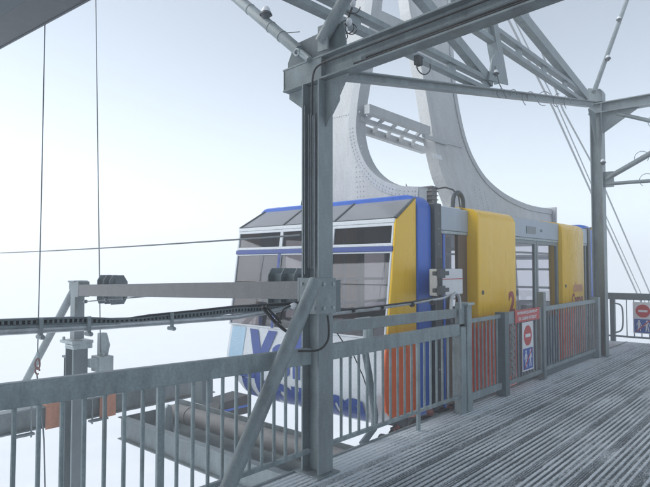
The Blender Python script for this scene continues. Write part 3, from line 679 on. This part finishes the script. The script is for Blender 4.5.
# docking beams below the platform
lb = thing('docking_beam', (2, 8.3, -.55), 'low grey steel beam beyond the left railing with two orange straps', 'beam')
m = MB(); m.ibeam((-3, 8.3, -.40), (6.3, 8.3, -.40), .30, .2, .018, .012); m.build('beam_section', STEEL, lb, .003)
for a, b in (((46, 404), (58, 425)), ((100, 396), (114, 417))):
    p = onV(8.18, *a); q = onV(8.18, *b); m = MB(); m.box((p.x, 8.18, -.57), (q.x+.03, 8.194, -.22)); m.box((p.x, 8.1945, -.245), (q.x+.03, 8.42, -.22)); m.build('orange_strap', ORANGE, lb, .005)
for a in ((23, 408), (98, 400)):
    p = onV(8.18, *a); m = MB()
    m.box((p.x-.14, 8.12, -.247), (p.x+.14, 8.1985, -.225)); m.box((p.x-.14, 8.12, -.59), (p.x+.14, 8.1985, -.56)); 
    for dx in (-.1, .1): m.tube([(p.x+dx, 8.15, -.62), (p.x+dx, 8.15, -.2)], .013, 6)
    m.build('bolted_clamp', STEEL, lb, .003)
tb = thing('service_trough', (4.7, 5.6, -.85), 'grey steel trough below the platform beyond the left railing', 'trough')
m = MB(); m.box((4.36, 3.0, -.85), (4.375, 7.95, -.55)); m.box((4.3755, 3.0, -.85), (5.35, 7.95, -.835)); m.box((5.3505, 3.0, -.85), (5.365, 7.95, -.45)); m.box((4.30, 3.0, -.549), (4.41, 7.95, -.537)); m.box((4.3, 3.0, -.8655), (4.41, 7.95, -.8505)); m.box((4.36, 7.9505, -.85), (5.365, 7.96, -.55)); m.build('channel', STEEL, tb, .003)
m = MB(); m.tube([(5.0, 7.5, -.52), (5.0, 2.8, -.5)], .125, 18); m.tube([(5.0, 7.62, -.52), (5.0, 7.5, -.52)], .09, 14)
for y in (7.1, 4.6): m.tube([(5, y, -.52), (5, y+.06, -.52)], .137, 18)
tag(m.build('buffer_pipe', PIPEM, smooth=True), 'thick beige brown pipe lying in the service trough below the platform', 'pipe')
m = MB(); 
for (u, v, r) in ((4.6, 4.3, .2), (4.75, 4.75, .15), (4.55, 3.8, .25), (4.8, 6.8, .12)):
    m.ball((u, v, -.836), r, .6, 1.2, .18, 14, True)
o = tag(m.build('snow_patch', SNOW, smooth=True), 'small snow patches lying on the trough floor', 'snow'); o['kind'] = 'stuff'
uv = thing('guide_roller', (4.75, 7.3, -.83), 'grey upright roller bracket at the outer end of the trough', 'roller')
m = MB(); m.prism([(4.62, 7.2, -.83), (4.78, 7.2, -.83), (4.75, 7.2, -.35), (4.69, 7.2, -.3), (4.64, 7.2, -.35)], (0, .05, 0)); m.build('bracket', STEEL_L, uv, .005)
m = MB(); m.box((5.36, 7.3, -.449), (5.56, 7.5, -.05)); m.build('upright', STEEL_D, uv, .005)
bx = thing('docking_buffer', onV(8.3, 228, 405), 'dark buffer box with a blue stripe below the left end of the cabin', 'buffer')
c = onV(8.3, 229, 404); m = MB(); m.hexa([c+V3(p) for p in ((-.45, -.2, -.17), (.35, -.2, -.2), (.35, .3, -.2), (-.45, .3, -.17), (-.35, -.2, .10), (.33, -.2, .15), (.33, .3, .15), (-.35, .3, .10))]); m.build('block', DARKM, bx, .02)
m = MB(); m.box(tuple(c+V3((-.28, -.215, -.06))), tuple(c+V3((.30, -.201, -.02)))); m.build('blue_stripe', BLUE, bx)
m = MB(); m.box(tuple(c+V3((-.1, -.0, -.6))), tuple(c+V3((.1, .2, -.19)))); m.box(tuple(c+V3((-1.2, -.75, -.7))), tuple(c+V3((.6, .2, -.6005)))); m.build('bracket', STEEL_D, bx, .01)
# strut on the outer side of the second railing
ss = thing('outrigger_strut', (4.9, 3.5, -.4), 'dark bent strut behind the second railing section in front of the white skirt', 'strut')
P = [onV(3.42, 365, 352), onV(3.42, 369, 375), onV(3.42, 375, 415), onV(3.42, 374, 428), onV(3.42, 362, 444)]
m = MB(); m.tube(P, .035, 9); m.build('tube', STEEL_D, ss, smooth=True)
m = MB(); m.ball(P[0]+V3((0, 0, .02)), .055, 1, 1, .8); m.build('white_cap', LAMPW, ss, smooth=True)
m = MB(); m.tube([onV(3.5, 354, 356), onV(3.5, 363, 376), onV(3.5, 374, 410)], .006, 5); m.tube([onV(3.5, 337, 333), onV(3.5, 345, 345), onV(3.5, 352, 358)], .006, 5); m.build('wire', BLACK, ss, smooth=True)
m = MB(); m.box(tuple(onV(3.4, 368, 327)+V3((-.09, 0, 0))), tuple(onV(3.4, 368, 327)+V3((.14, .1, .09)))); m.tube([onV(3.4, 368, 340), onV(3.4, 368, 327)], .05, 10)
tag(m.build('limit_switch', STEEL_L, bevel=.008), 'small pale grey switch box between the square bar and the second railing', 'switch box')
# dark machinery under the deck edge by the cabin corner
mg = thing('edge_machinery', (5.4, 3.5, -.3), 'rusty dark machinery along the deck edge below the red cabin corner', 'machinery')
m = MB()
for i in range(16):
    u = 4.9+i*.17; c = V3((u, 3.47+random.uniform(-.02, .05), -.08+random.uniform(-.06, .05)))
    if i % 3 == 0: m.tube([c-V3((0, .04, 0)), c+V3((0, .06, 0))], .055, 10)
    else: m.box(tuple(c-V3((.06, .04, .06))), tuple(c+V3((.06, .04, .05))))
m.box((4.8, 3.42, -.25), (7.4, 3.5, -.18)); m.build('housing', DARKM, mg, .006)
m = MB(); m.tube([(4.9+i*.13, 3.43+.02*(i % 2), -.03+.06*math.sin(i*1.9)) for i in range(18)], .014, 7); m.build('hose', BLACK, mg, smooth=True)
m = MB()
for u, z in ((5.05, -.02), (5.75, .02), (6.2, -.03)): m.ball((u, 3.45, z), .045)
m.each('rusty_cap', EDGER, mg, smooth=True)

# ================================================================== CABLE CAR CABIN
CV0, CV1 = 3.75, 6.65; CL = 5.33; CR = 13.70; MID = (CL+CR)/2
ZB = -.12
cabin = thing('cable_car_cabin', (MID, 5.2, -.3), 'large blue, yellow and red cable car cabin docked beside the platform', 'cable car')
def fu(z): return 5.33+.138*(z-.86)
def mir(u, rear): return u if not rear else CL+CR-u
# floor, ceiling
m = MB(); m.box((5.75, CV0+.02, -.24), (13.25, CV1-.02, -.08)); m.build('floor', CHAR, cabin, .01)
m = MB(); m.box((6.0, CV0+.06, 2.42), (13.05, CV1-.06, 2.54)); m.build('roof', WHITE, cabin, .02)
m = MB(); m.box((6.6, 4.2, 2.405), (12.4, 6.2, 2.419)); m.build('ceiling_lining', INNER, cabin)
for rear in (False, True):
    s = -1 if rear else 1
    X = lambda u: mir(u, rear)
    # blue hoop round the end of the cabin
    def hoop(off, r):
        pts = [(CV0-off, ZB)]
        pts += [(CV0-off+r-r*math.cos(R(a)), 2.60+off-r+r*math.sin(R(a))) for a in range(0, 91, 10)]
        pts += [(CV1+off-r+r*math.sin(R(a)), 2.60+off-r+r*math.cos(R(a))) for a in range(0, 91, 10)]
        pts += [(CV1+off, ZB)]; return pts
    o_, i_ = hoop(.02, .20), hoop(-.07, .14)
    m = MB(); rings = []
    for u in (X(5.95), X(6.27)): rings.append([(u, y, z) for y, z in o_]+[(u, y, z) for y, z in i_[::-1]])
    m.loft(rings, True); n = len(o_)
    for base in (0, 2*n):
        for q in range(n-1): m.f.append((base+q, base+q+1, base+2*n-2-q, base+2*n-1-q))
    m.build('end_hoop', BLUE, cabin, .012, True)
    # leaning end wall: top frame, windows, band
    def fquad(m, v0, v1, z0, z1, out, thick):
        p = []
        for z in (z0, z1):
            for (vv, t) in ((v0, 0), (v1, 0), (v1, 1), (v0, 1)): p.append((X(fu(z)-out+thick*t), vv, z))
        m.hexa(p)
    m = MB(); fquad(m, CV0+.02, CV1-.02, 2.238, 2.29, .012, .05); m.build('window_head', WHITE, cabin, .008)
    m = MB(); fquad(m, CV0+.02, CV1-.02, 1.895, 1.955, .018, .05); m.build('blue_band', NAVY, cabin, .004)
    wv = [CV0+.03, CV0+.985, CV0+1.935, CV1-.03]
    for a, b in zip(wv, wv[1:]):
        f = MB(); gw = .035
        for z0, z1 in ((1.957, 2.236), (.86, 1.893)):
            g0 = gw if z0 > 1.5 else .02
            fquad(f, a, b, z1-g0, z1, .008, .04); fquad(f, a, b, z0, z0+g0, .008, .04)
            fquad(f, a, a+.028, z0+g0, z1-g0, .008, .04); fquad(f, b-.028, b, z0+g0, z1-g0, .008, .04)
        fo = f.build('window_frame', WHITE, cabin, .004)
        p = MB(); fquad(p, a+.026, b-.026, 1.985, 2.208, -.008, .006); fquad(p, a+.026, b-.026, .875, 1.878, -.008, .006); p.build('pane', GLASSD if rear else GLASS, fo)
    for v in (wv[1], wv[2]):
        m = MB(); fquad(m, v-.022, v+.022, .87, 1.893, .016, .012); m.build('blue_mullion', NAVY, cabin)
    # sloping skylight
    m = MB(); a = (fu(2.29), 2.291); b = (5.95, 2.56)
    P = [(X(a[0]), CV0+.03, a[1]), (X(a[0]), CV1-.03, a[1]), (X(b[0]), CV1-.12, b[1]), (X(b[0]), CV0+.03, b[1])]
    m.add(P+[V3(p)-V3((0, 0, .012)) for p in P], [(0, 1, 2, 3), (7, 6, 5, 4), (0, 4, 5, 1), (1, 5, 6, 2), (2, 6, 7, 3), (3, 7, 4, 0)])
    sk = m.build('skylight', SKYG, cabin)
    m = MB()
    for v in (wv[1]+.0, wv[2]): m.bar((X(a[0]), v, a[1]+.006), (X(b[0]), v, b[1]+.006), .03, .012)
    m.bar((X(a[0]), CV0+.025, a[1]+.004), (X(b[0]), CV0+.025, b[1]+.004), .04, .02); m.bar((X(a[0]), CV1-.03, a[1]+.004), (X(b[0]), CV1-.12, b[1]+.004), .04, .02)
    m.bar((X(a[0]), CV0+.03, a[1]+.003), (X(a[0]), CV1-.03, a[1]+.003), .016, .014)
    m.build('skylight_bar', CHAR, sk)
    # curved white skirt with its lettering
    prof = [(5.33, .858), (5.29, .66), (5.255, .45), (5.25, .28), (5.275, .12), (5.34, -.03), (5.46, -.15), (5.64, -.22), (5.9, -.25)]
    from bisect import bisect
    def skirt_u(z):
        for (u0, z0), (u1, z1) in zip(prof, prof[1:]):
            if z <= z0 and z >= z1: return u0+(u1-u0)*(z0-z)/(z0-z1)
        return prof[0][0] if z > .858 else prof[-1][0]
    def smoothprof(n=28):
        P = [V3((u, 0, z)) for u, z in prof]; out = []
        for i in range(len(P)-1):
            p0 = P[max(0, i-1)]; p1 = P[i]; p2 = P[i+1]; p3 = P[min(len(P)-1, i+2)]
            for j in range(4):
                t = j/4; out.append(.5*((2*p1)+(p2-p0)*t+(2*p0-5*p1+4*p2-p3)*t*t+(3*p1-p0-3*p2+p3)*t**3))
        out.append(P[-1]); return [(q.x, q.z) for q in out]
    SP = smoothprof()
    def su(z):
        for (u0, z0), (u1, z1) in zip(SP, SP[1:]):
            if z1 <= z <= z0: return u0+(u1-u0)*(z0-z)/max(1e-6, z0-z1)
        return SP[-1][0] if z < -.2 else SP[0][0]
    m = MB(); rings = []
    for t in [0, .02, .05, .09, .14, .2, .3, .4, .5, .6, .7, .8, .86, .91, .95, .98, 1]:
        y = CV0+.03+t*(CV1-CV0-.06); e = min(t, 1-t)*(CV1-CV0)
        cin = 0 if e > .45 else .16*(1-e/.45)**2
        ring = []
        for (u, z) in SP:
            low = max(0, min(1, (.25-z)/.4)); ring.append((X(u+cin*(.25+.9*low)), y, z+(.22*low*(cin/.16)**1.5)))
        ring += [(X(5.95), y, -.2), (X(5.95), y, .80), (X(5.40), y, .858)]
        rings.append(ring)
    m.loft(rings, True, True)
    skirt = m.build('front_skirt', WHITE, cabin, 0, True)
    if not rear:
        vx = lambda v0: (lambda x, y: (su(zb+y)-.012, v0-x, zb+y))
        zb = .25; place_text('V', .7, vx(6.13), LETB, skirt, width=.56, height=.58, offset=.05, cuts=10)
        place_text('a', .7, vx(5.62), LETB, skirt, width=.36, height=.42, offset=.04, cuts=10); place_text('l', .7, vx(5.20), LETB, skirt, width=.13, height=.60, offset=.04, cuts=10)
        zb = -.15; place_text('Thorens', .5, vx(6.40), LETB, skirt, width=2.34, height=.41, offset=.032, cuts=12)
        m = MB(); m.add([(su(z)-.006, y, z) for z in (.84, .7, .55, .4, .3) for y in (6.52, 6.22)], [(2*i, 2*i+1, 2*i+3, 2*i+2) for i in range(4)]); m.build('pale_blue_decal', weathered('pale_blue_vinyl', (.42, .62, .78), .4, 0, 3, .1, .02), skirt)
    # corner panels, yellow above and red below
    for far in (False, True):
        y0, dy = (CV0, .035) if not far else (CV1, -.035)
        if far: pl = [(fu(1.0)+.03, 1.0), (fu(2.25)+.03, 2.25), (5.948, 2.42), (5.948, 1.0)]
        else: pl = [(fu(.86)-.005, .86), (fu(1.5)-.005, 1.5), (fu(2.25)-.005, 2.27), (5.948, 2.57), (5.948, ZB), (5.42, ZB+.06), (5.30, .05), (5.255, .3), (5.27, .55)]
        m = MB(); m.prism([(X(u), y0, z) for u, z in pl], (0, dy, 0)); m.build('corner_panel', YELLOWC, cabin, .012)
# sides
for far in (False, True):
    Y = (lambda y: y) if not far else (lambda y: CV0+CV1-y)
    def sbox(m, u0, u1, y0, y1, z0, z1):
        a, b = sorted((Y(y0), Y(y1))); m.box((u0, a, z0), (u1, b, z1))
    for (u0, u1) in ((7.22, 8.50), (10.62, 11.84)):           # wide rounded panels
        pr_ = [(3.80, ZB), (3.57, ZB), (3.55, ZB+.05), (3.55, 2.30)]+[(3.55+.16-.16*math.cos(R(a)), 2.36+.17*math.sin(R(a))+.0) for a in range(10, 91, 10)]+[(3.95, 2.575), (4.2, 2.60), (4.2, 2.545), (3.82, 2.52)]
        m = MB(); m.prism([(u0, Y(y), z) for y, z in pr_], (u1-u0, 0, 0)); pn = m.build('side_panel', YELLOW, cabin, .018, True)
        if not far:
            if u0 < 9:
                place_text('2', .4, lambda x, y: (8.20+x, 3.547, .98+y), LETR, pn, width=.23, height=.36, offset=.018)
            else:
                place_text('cime', .2, lambda x, y: (11.15+x, 3.547, 1.22+y), LETP, pn, width=.55, height=.19, offset=.008)
                place_text('Caron', .2, lambda x, y: (11.06+x, 3.547, .96+y), LETR, pn, width=.66, height=.24, offset=.008)
            m = MB(); m.tube([(u0+.12, 3.556, 1.35), (u0+.12, 3.54, 1.35)], .03, 12); m.build('latch', CHAR, pn)
    for (u0, u1) in ((6.45, 7.219), (8.501, 10.619), (11.841, 12.60)):   # fascia above the doors
        m = MB(); fy = 3.62 if 8 < u0 < 9 else 3.70; sbox(m, u0, u1, fy, 3.80, 2.19, 2.50); m.build('door_fascia', FASCIA, cabin, .012)
        m = MB(); sbox(m, u0, u1, fy+.005, 3.80, 2.15, 2.186); m.build('door_track', STEEL_L, cabin)
    for u0 in (6.28, 12.58):
        m = MB(); sbox(m, u0, u0+.17, 3.68, 3.81, ZB, 2.53); dp = m.build('door_post', CHAR, cabin, .01)
        m = MB()
        for z in (.4, .8, 1.2, 1.5, 1.75, 2.0, 2.2, 2.4): m.ball((u0+.085, Y(3.678), z), .012)
        m.each('rivet', STEEL_L, dp, smooth=True)
    for (u0, u1) in ((6.47, 7.219), (11.841, 12.56)):          # narrow side windows
        f = MB(); sbox(f, u0, u0+.05, 3.72, 3.76, ZB, 2.148); wj = .26 if u0 < 9 else .08; sbox(f, u1-wj, u1, 3.72, 3.77, ZB, 2.148); sbox(f, u0+.05, u1-wj, 3.72, 3.76, ZB, .75)
        fo = f.build('side_window', ORANGEB if u0 < 9 else STEEL, cabin, .004)
        p = MB(); sbox(p, u0+.05, u1-wj, 3.735, 3.741, .75, 2.148); p.build('pane', GLASSD, fo)
        b = MB(); sbox(b, u0+.052, u0+.10, 3.70, 3.718, ZB, 2.14); b.build('blue_edge', BLUE, fo)
    for (u0, u1) in ((8.50, 9.555), (9.575, 10.62)):           # sliding door leaves
        f = MB(); t = .07
        sbox(f, u0, u0+t, 3.635, 3.685, ZB, 2.148); sbox(f, u1-t, u1, 3.635, 3.685, ZB, 2.148); sbox(f, u0+t, u1-t, 3.635, 3.685, 2.09, 2.148)
        dr = f.build('sliding_door', STEEL, cabin, .004)
        f = MB(); sbox(f, u0+t, u1-t, 3.64, 3.68, ZB, .82); f.build('lower_panel', DOORP, dr, .004)
        p = MB(); sbox(p, u0+t, u1-t, 3.655, 3.661, .821, 2.089); p.build('pane', GLASSD, dr)
m = MB(); m.box((9.1, 3.612, 2.26), (9.5, 3.6195, 2.38)); m.box((9.72, 3.60, 2.31), (9.77, 3.6195, 2.35)); m.each('door_sensor', STEEL, cabin)
# grab rails and poles inside
for u in (6.3, 7.6, 8.9, 10.2, 11.5):
    m = MB(); m.tube([(u, 5.2, -.08), (u, 5.2, 2.42)], .022, 8); m.build('grab_pole', STEEL_L, cabin, smooth=True)
m = MB()
for v in (4.3, 6.1): m.tube([(6.2, v, 1.98), (12.6, v, 1.98)], .02, 8)
m.build('grab_rail', STEEL_L, cabin, smooth=True)
m = MB(); m.box((6.2, 5.9, -.079), (7.0, 6.4, .9)); m.build('operator_desk', CHAR, cabin, .02)
for u in (7.3, 9.2, 10.9):
    m = MB(); m.tube([(u, CV1-.12, .95), (u+1.2, CV1-.12, .95)], .02, 8); m.build('lean_rail', STEEL_L, cabin, smooth=True)
for z in (1.02, 1.45):
    m = MB(); m.box((6.5, CV1-.14, z), (12.6, CV1-.10, z+.05)); m.build('window_rail', CHAR, cabin)
for u in (7.35, 8.35, 10.75, 11.7):
    m = MB(); m.box((u, CV1-.16, -.079), (u+.12, CV1-.08, 2.40)); m.build('inner_pillar', CHAR, cabin, .01)
for z in (1.2, 1.62):
    m = MB(); m.box((12.95, 4.0, z), (13.0, 6.4, z+.05)); m.build('window_rail', CHAR, cabin)
# roof clutter
m = MB(); c = onV(6.2, 262, 217); m.box((6.4, 6.05, 2.6), (6.55, 6.25, 2.68)); m.tube([(6.42, 6.15, 2.6), (6.42, 6.15, 2.72)], .02, 8); m.box((6.2, 6.45, 2.58), (6.3, 6.55, 2.66)); m.build('roof_vent', CHAR, cabin, .01)
m = MB(); m.box((6.92, 4.1, 2.56), (7.06, 4.32, 2.86)); m.box((6.75, 4.15, 2.56), (6.88, 4.25, 2.64))
for z in (2.66, 2.72, 2.78, 2.83): m.box((6.905, 4.085, z), (7.075, 4.335, z+.015))
m.build('roof_junction_box', BROWN, cabin, .005)
m = MB(); m.tube([(7.02, 4.08, 2.82), (7.15, 4.02, 2.85), (7.3, 3.98, 2.83), (7.42, 3.95, 2.74), (7.48, 3.95, 2.52)], .012, 7)
m.tube([(7.05, 3.85, 2.5)]+arc((7.22, 3.85, 2.62), .15, 180, 0, 10, (1, 0, 0), (0, 0, 1))+[(7.37, 3.85, 2.5)], .03, 9)
m.tube([(6.8, 4.5, 2.56), (6.8, 4.45, 2.9), (6.9, 4.4, 2.6)], .012, 6); m.each('roof_hose', CHAR, cabin, smooth=True)
m = MB()
for i in range(5): m.tube(arc((5.95+.3, 5.75+.05*i, 2.62), .10, 0, 180, 10, (1, .2, 0), (0, 0, 1.6)), .008, 5)
m.each('roof_wire', BLACK, cabin, smooth=True)

# ================================================================== HANGER ON THE CABIN ROOF
hg = thing('cable_car_hanger', (9, 5.2, 2.6), 'tall pale steel hanger with curved feet rising from the cabin roof into fog', 'hanger')
UA = 6.55
Z0 = 2.605
rightA = [(386, -60), (381, 0), (378, 25), (370, 78), (366, 104), (364, 130), (367, 150), (375, 168), (388, 181), (405, 188), (427, 189.5)]
TA = .20
RA = sm([onU(UA+TA, *p)-V3((TA, 0, 0)) for p in rightA], 3)
vend = RA[-1].y
top = RA[0]
# mirror the curve about the leg's own axis for the hidden outer side
axis_lo = 5.52; 
LA = []
for p in RA:
    c = axis_lo+(p.z-3.7)*(-.13 if p.z > 3.7 else 0)
    half = c-p.y
    if p.z < 3.3: half = min(half, .52+.12*(3.3-p.z))
    LA.append(V3((UA, c+half, p.z)))
poly = RA+[V3((UA, vend, Z0))]+[V3((UA, LA[-1].y, Z0))]+LA[::-1]
def poly_strip(R_, L_, off, name, mat, parent):
    """closed box leg lofted between its two edge curves"""
    m = MB(); off = V3(off); rings = [[a, b, b+off, a+off] for a, b in zip(R_, L_)]
    m.loft(rings, True, True); return m.build(name, mat, parent, .01)
legA = poly_strip(RA+[V3((UA, vend, Z0))], LA+[V3((UA, LA[-1].y, Z0))], (TA, 0, 0), 'front_leg', HANGM, hg)
# rim flange following the curve
m = MB(); rings = []
for i, p in enumerate(RA):
    q = RA[min(i+1, len(RA)-1)]; r_ = RA[max(i-1, 0)]; t = (q-r_).normalized(); nrm = V3((1, 0, 0)).cross(t).normalized()
    if nrm.dot(V3((0, -1, 1))) < 0: nrm = -nrm
    a = p+V3((-.02, 0, 0)); rings.append([a-nrm*.13, a+nrm*.018, a+nrm*.018+V3((TA+.04, 0, 0)), a-nrm*.02+V3((TA+.04, 0, 0)), a-nrm*.02+V3((.015, 0, 0)), a-nrm*.13+V3((.015, 0, 0))])
m.loft(rings, True, True); fl = m.build('rim_flange', HANGE, legA, .004)
m = MB()
for i in range(15, len(RA)-1):
    for j in range(2):
        t = j/2; p = RA[i].lerp(RA[i+1], t); d = (RA[i+1]-RA[i]).normalized(); nrm = V3((1, 0, 0)).cross(d).normalized()
        if nrm.dot(V3((0, -1, 1))) < 0: nrm = -nrm
        for k in (.05, .10): c = p-nrm*k+V3((-.021, 0, 0)); m.tube([c, c-V3((.006, 0, 0))], .0085, 6)
for z in [2.75+.075*i for i in range(11)]:
    for y in (5.03, 5.09, 5.15): m.tube([(UA, y+.05*(z-2.7), z), (UA-.007, y+.05*(z-2.7), z)], .0085, 6)
for j in range(16): m.tube([(UA, 5.10+j*.045, 4.02), (UA-.008, 5.10+j*.045, 4.02)], .009, 6)
m.each('bolt', HANGE, legA)
# rear leg, flared towards the far end of the roof
tilt = .22
pN = V3((0, 1, -tilt)); pP = V3((0, 4.95, 4.0))
def onB(px, py):
    d = ray(px, py); o = V3((0, 0, EYE)); t = (pP-o).dot(pN)/d.dot(pN); return o+d*t
rB = sm([onB(*p) for p in [(448, -60), (450, 0), (452, 45), (454.5, 85), (460, 118), (466, 142), (474, 161), (485, 178), (499, 191), (514, 200), (531, 206.5), (551, 210)]], 3)
TB = .22
def onBb(px, py):
    nb_ = pN.normalized(); d = ray(px, py); o = V3((0, 0, EYE)); t = (pP+nb_*TB-o).dot(pN)/d.dot(pN); return o+d*t-nb_*TB
lB = [onBb(*p) for p in [(396, -60), (398, 0), (406, 45), (413.5, 85), (419, 118), (423, 142), (427, 161), (431.5, 178), (437, 191)]]
zb = Z0
pol_l = sm(lB+[onBb(441, 201), onBb(443, 207), onBb(444, 212)], 3)
legB = poly_strip(rB+[V3((rB[-1].x, rB[-1].y-.05, Z0))], pol_l+[V3((pol_l[-1].x, pol_l[-1].y-.02, Z0))], V3(pN).normalized()*TB, 'rear_leg', HANGM, hg)
m = MB(); rings = []; nb = V3(pN).normalized()
for i, p in enumerate(rB):
    t = (rB[min(i+1, len(rB)-1)]-rB[max(i-1, 0)]).normalized(); nr = t.cross(nb).normalized()
    if nr.dot(V3((1, 0, .4))) < 0: nr = -nr
    a = p-nb*.02; rings.append([a-nr*.11, a+nr*.018, a+nr*.018+nb*(TB+.04), a-nr*.02+nb*(TB+.04), a-nr*.02+nb*.015, a-nr*.11+nb*.015])
m.loft(rings, True, True); m.build('rim_flange', HANGE, legB, .004)
m = MB()
a, b = onB(423.5, 134), onB(459, 145)
for j in range(18): q = a.lerp(b, j/17)-nb*.002; m.tube([q, q-nb*.007], .0085, 6)
for x0 in (474, 479.5, 484):
    a, b = onB(x0, 187+(x0-474)*.5), onB(x0+5, 212)
    for j in range(9): q = a.lerp(b, j/8)-nb*.002; m.tube([q, q-nb*.007], .0085, 6)
m.each('bolt', HANGE, legB)
m = MB(); a = onB(421.5, 136)-nb*.012; b = onB(461, 147)-nb*.012; m.bar(a, b, .05, .012, tuple(nb)); m.bar(onB(445, 144)-nb*.03, onB(423, 137)-nb*.03, .07, .03, tuple(nb)); m.build('splice_strip', HANGE, legB)
m = MB(); c = onB(437, 157)-nb*.008; m.bar(c-V3((.14, 0, -.0)), c+V3((.14, 0, -.0)), .085, .010, tuple(nb)); m.build('name_plate', SIGNW, legB)
m = MB(); q = rB[-1]; m.box((q.x-.02, q.y-.12, Z0), (q.x+.05, q.y+.3, q.z+.06)); m.build('foot_plate', HANGE, legB, .006)
# ladder frame joining both legs
m = MB()
a, b = onV(5.0, 367, 109), onV(5.0, 428, 131); m.bar(a, b, .10, .14)
a2, b2 = onV(5.15, 360, 119), onV(5.15, 424, 141); m.bar(a2, b2, .06, .07)
a3, b3 = onV(5.5, 360, 129), onV(5.5, 424, 150.5); m.bar(a3, b3, .10, .12)
for t in (.12, .30, .5, .7, .9):
    m.bar(a.lerp(b, t), a2.lerp(b2, max(0, t-.06)), .06, .05); m.bar(a2.lerp(b2, max(0, t-.06)), a3.lerp(b3, max(0, t-.12)), .06, .05)
m.build('ladder_frame', HANGE, hg, .004)
m = MB(); a, b = onV(4.95, 372, 14), onV(4.95, 408, 30); m.bar(a, b, .12, .16); m.build('cross_tie', HANGE, hg, .004)
m = MB(); a, b = onV(4.6, 408, -12), onV(4.6, 432, 16); m.bar(a, b, .10, .12); m.build('stay_bar', STEEL, hg, .004)

# control box at the cabin corner
cbx = thing('control_box', (6.6, 3.5, 1.4), 'white control box held by dark brackets at the cabin corner', 'control box')
a = onV(3.45, 437, 269); b = onV(3.45, 463, 294)
m = MB(); m.box((a.x, 3.45, b.z), (b.x, 3.56, a.z)); m.build('box', SIGNW, cbx, .012)
m = MB(); p = onV(3.43, 440, 258); q = onV(3.43, 440, 312); m.tube([p+V3((0, -.0, 0)), q], .03, 10)
for py in (273, 290): r_ = onV(3.40, 438, py); m.box(tuple(r_+V3((-.05, .0, -.03))), tuple(r_+V3((.27, .048, .02)))); m.box(tuple(r_+V3((-.04, -.05, -.06))), tuple(r_+V3((.09, -.002, .05))))
m.build('bracket', CHAR, cbx, .006)
m = MB(); r_ = onV(3.448, 437, 279.5); m.box((r_.x, 3.446, r_.z-.005), (onV(3.448, 463, 280).x, 3.4495, r_.z+.006)); m.build('red_line', SIGNR, cbx)

# ================================================================== ROPES
rg = 'ropes descending into the fog at right'
def rope(pts, r, label):
    o = MB().tube(pts, r, 7).build('track_rope', ROPE, smooth=True); tag(o, label, 'rope', rg)
def rpt(px, py, depth):
    return V3((0, 0, EYE))+ray(px, py)*depth
rope([rpt(500, 3, 22), rpt(554, 110, 26), rpt(586, 181, 29), rpt(640, 300, 36), rpt(690, 412, 46)], .048, 'left rope of the steep pair slanting down behind the farther post')
rope([rpt(506, 3, 22.5), rpt(559, 110, 26.5), rpt(590, 181, 29.5), rpt(644, 300, 36.5), rpt(694, 412, 46)], .03, 'thinner rope just right of the steepest rope behind the farther post')
rope([rpt(524, 3, 23), rpt(563, 110, 27), rpt(601, 180, 30), rpt(652, 298, 37), rpt(700, 410, 47)], .044, 'rightmost rope slanting down beside the farther post to the right edge')

# ================================================================== FOG, SKY, LIGHT
hz = MB(); hz.box((-430, -430, -26), (430, 430, 12.5))
hm = bpy.data.materials.new('fog'); hm.use_nodes = True; nt = hm.node_tree; nt.nodes.remove(nt.nodes['Principled BSDF'])
pv = N(nt, 'ShaderNodeVolumePrincipled'); pv.inputs['Color'].default_value = (.98, .995, 1, 1); pv.inputs['Density'].default_value = .0135; pv.inputs['Anisotropy'].default_value = .33
nt.links.new(pv.outputs[0], nt.nodes['Material Output'].inputs['Volume'])
struct(hz.build('haze', hm), 'stuff')

SUN_EL, SUN_AZ = R(34), R(125)           # azimuth measured from +X towards +Y
w = bpy.data.worlds.new('World'); scene.world = w; w.use_nodes = True; nt = w.node_tree
bg = nt.nodes['Background']; sk = N(nt, 'ShaderNodeTexSky'); sk.sky_type = 'NISHITA'; sk.sun_disc = False
sk.sun_elevation = SUN_EL; sk.sun_rotation = R(90)-SUN_AZ; sk.altitude = 3200; sk.air_density = 1.0; sk.dust_density = 2.0; sk.ozone_density = .6
hs = N(nt, 'ShaderNodeHueSaturation'); hs.inputs['Saturation'].default_value = .42
tn = N(nt, 'ShaderNodeMixRGB', blend_type='MULTIPLY'); tn.inputs[0].default_value = 1; tn.inputs[2].default_value = (.96, 1.0, .992, 1)
nt.links.new(sk.outputs[0], hs.inputs['Color']); nt.links.new(hs.outputs[0], tn.inputs[1]); nt.links.new(tn.outputs[0], bg.inputs['Color']); bg.inputs['Strength'].default_value = .085
sl = bpy.data.lights.new('sun', 'SUN'); sl.energy = 1.3; sl.angle = R(60); sl.color = (1, .985, .955)
so = bpy.data.objects.new('sun', sl); COL.objects.link(so); so.location = (0, 0, 30)
dirv = V3((math.cos(SUN_EL)*math.cos(SUN_AZ), math.cos(SUN_EL)*math.sin(SUN_AZ), math.sin(SUN_EL)))
so.rotation_euler = dirv.to_track_quat('Z', 'Y').to_euler()

scene.view_settings.view_transform = 'Standard'; scene.view_settings.look = 'None'; scene.view_settings.exposure = 1.46; scene.view_settings.gamma = 1
scene.view_settings.use_curve_mapping = False
cy = scene.cycles; cy.use_denoising = True; cy.max_bounces = 10; cy.volume_bounces = 3; cy.transparent_max_bounces = 16; cy.sample_clamp_indirect = 6
try: cy.denoiser = 'OPENIMAGEDENOISE'
except Exception: pass
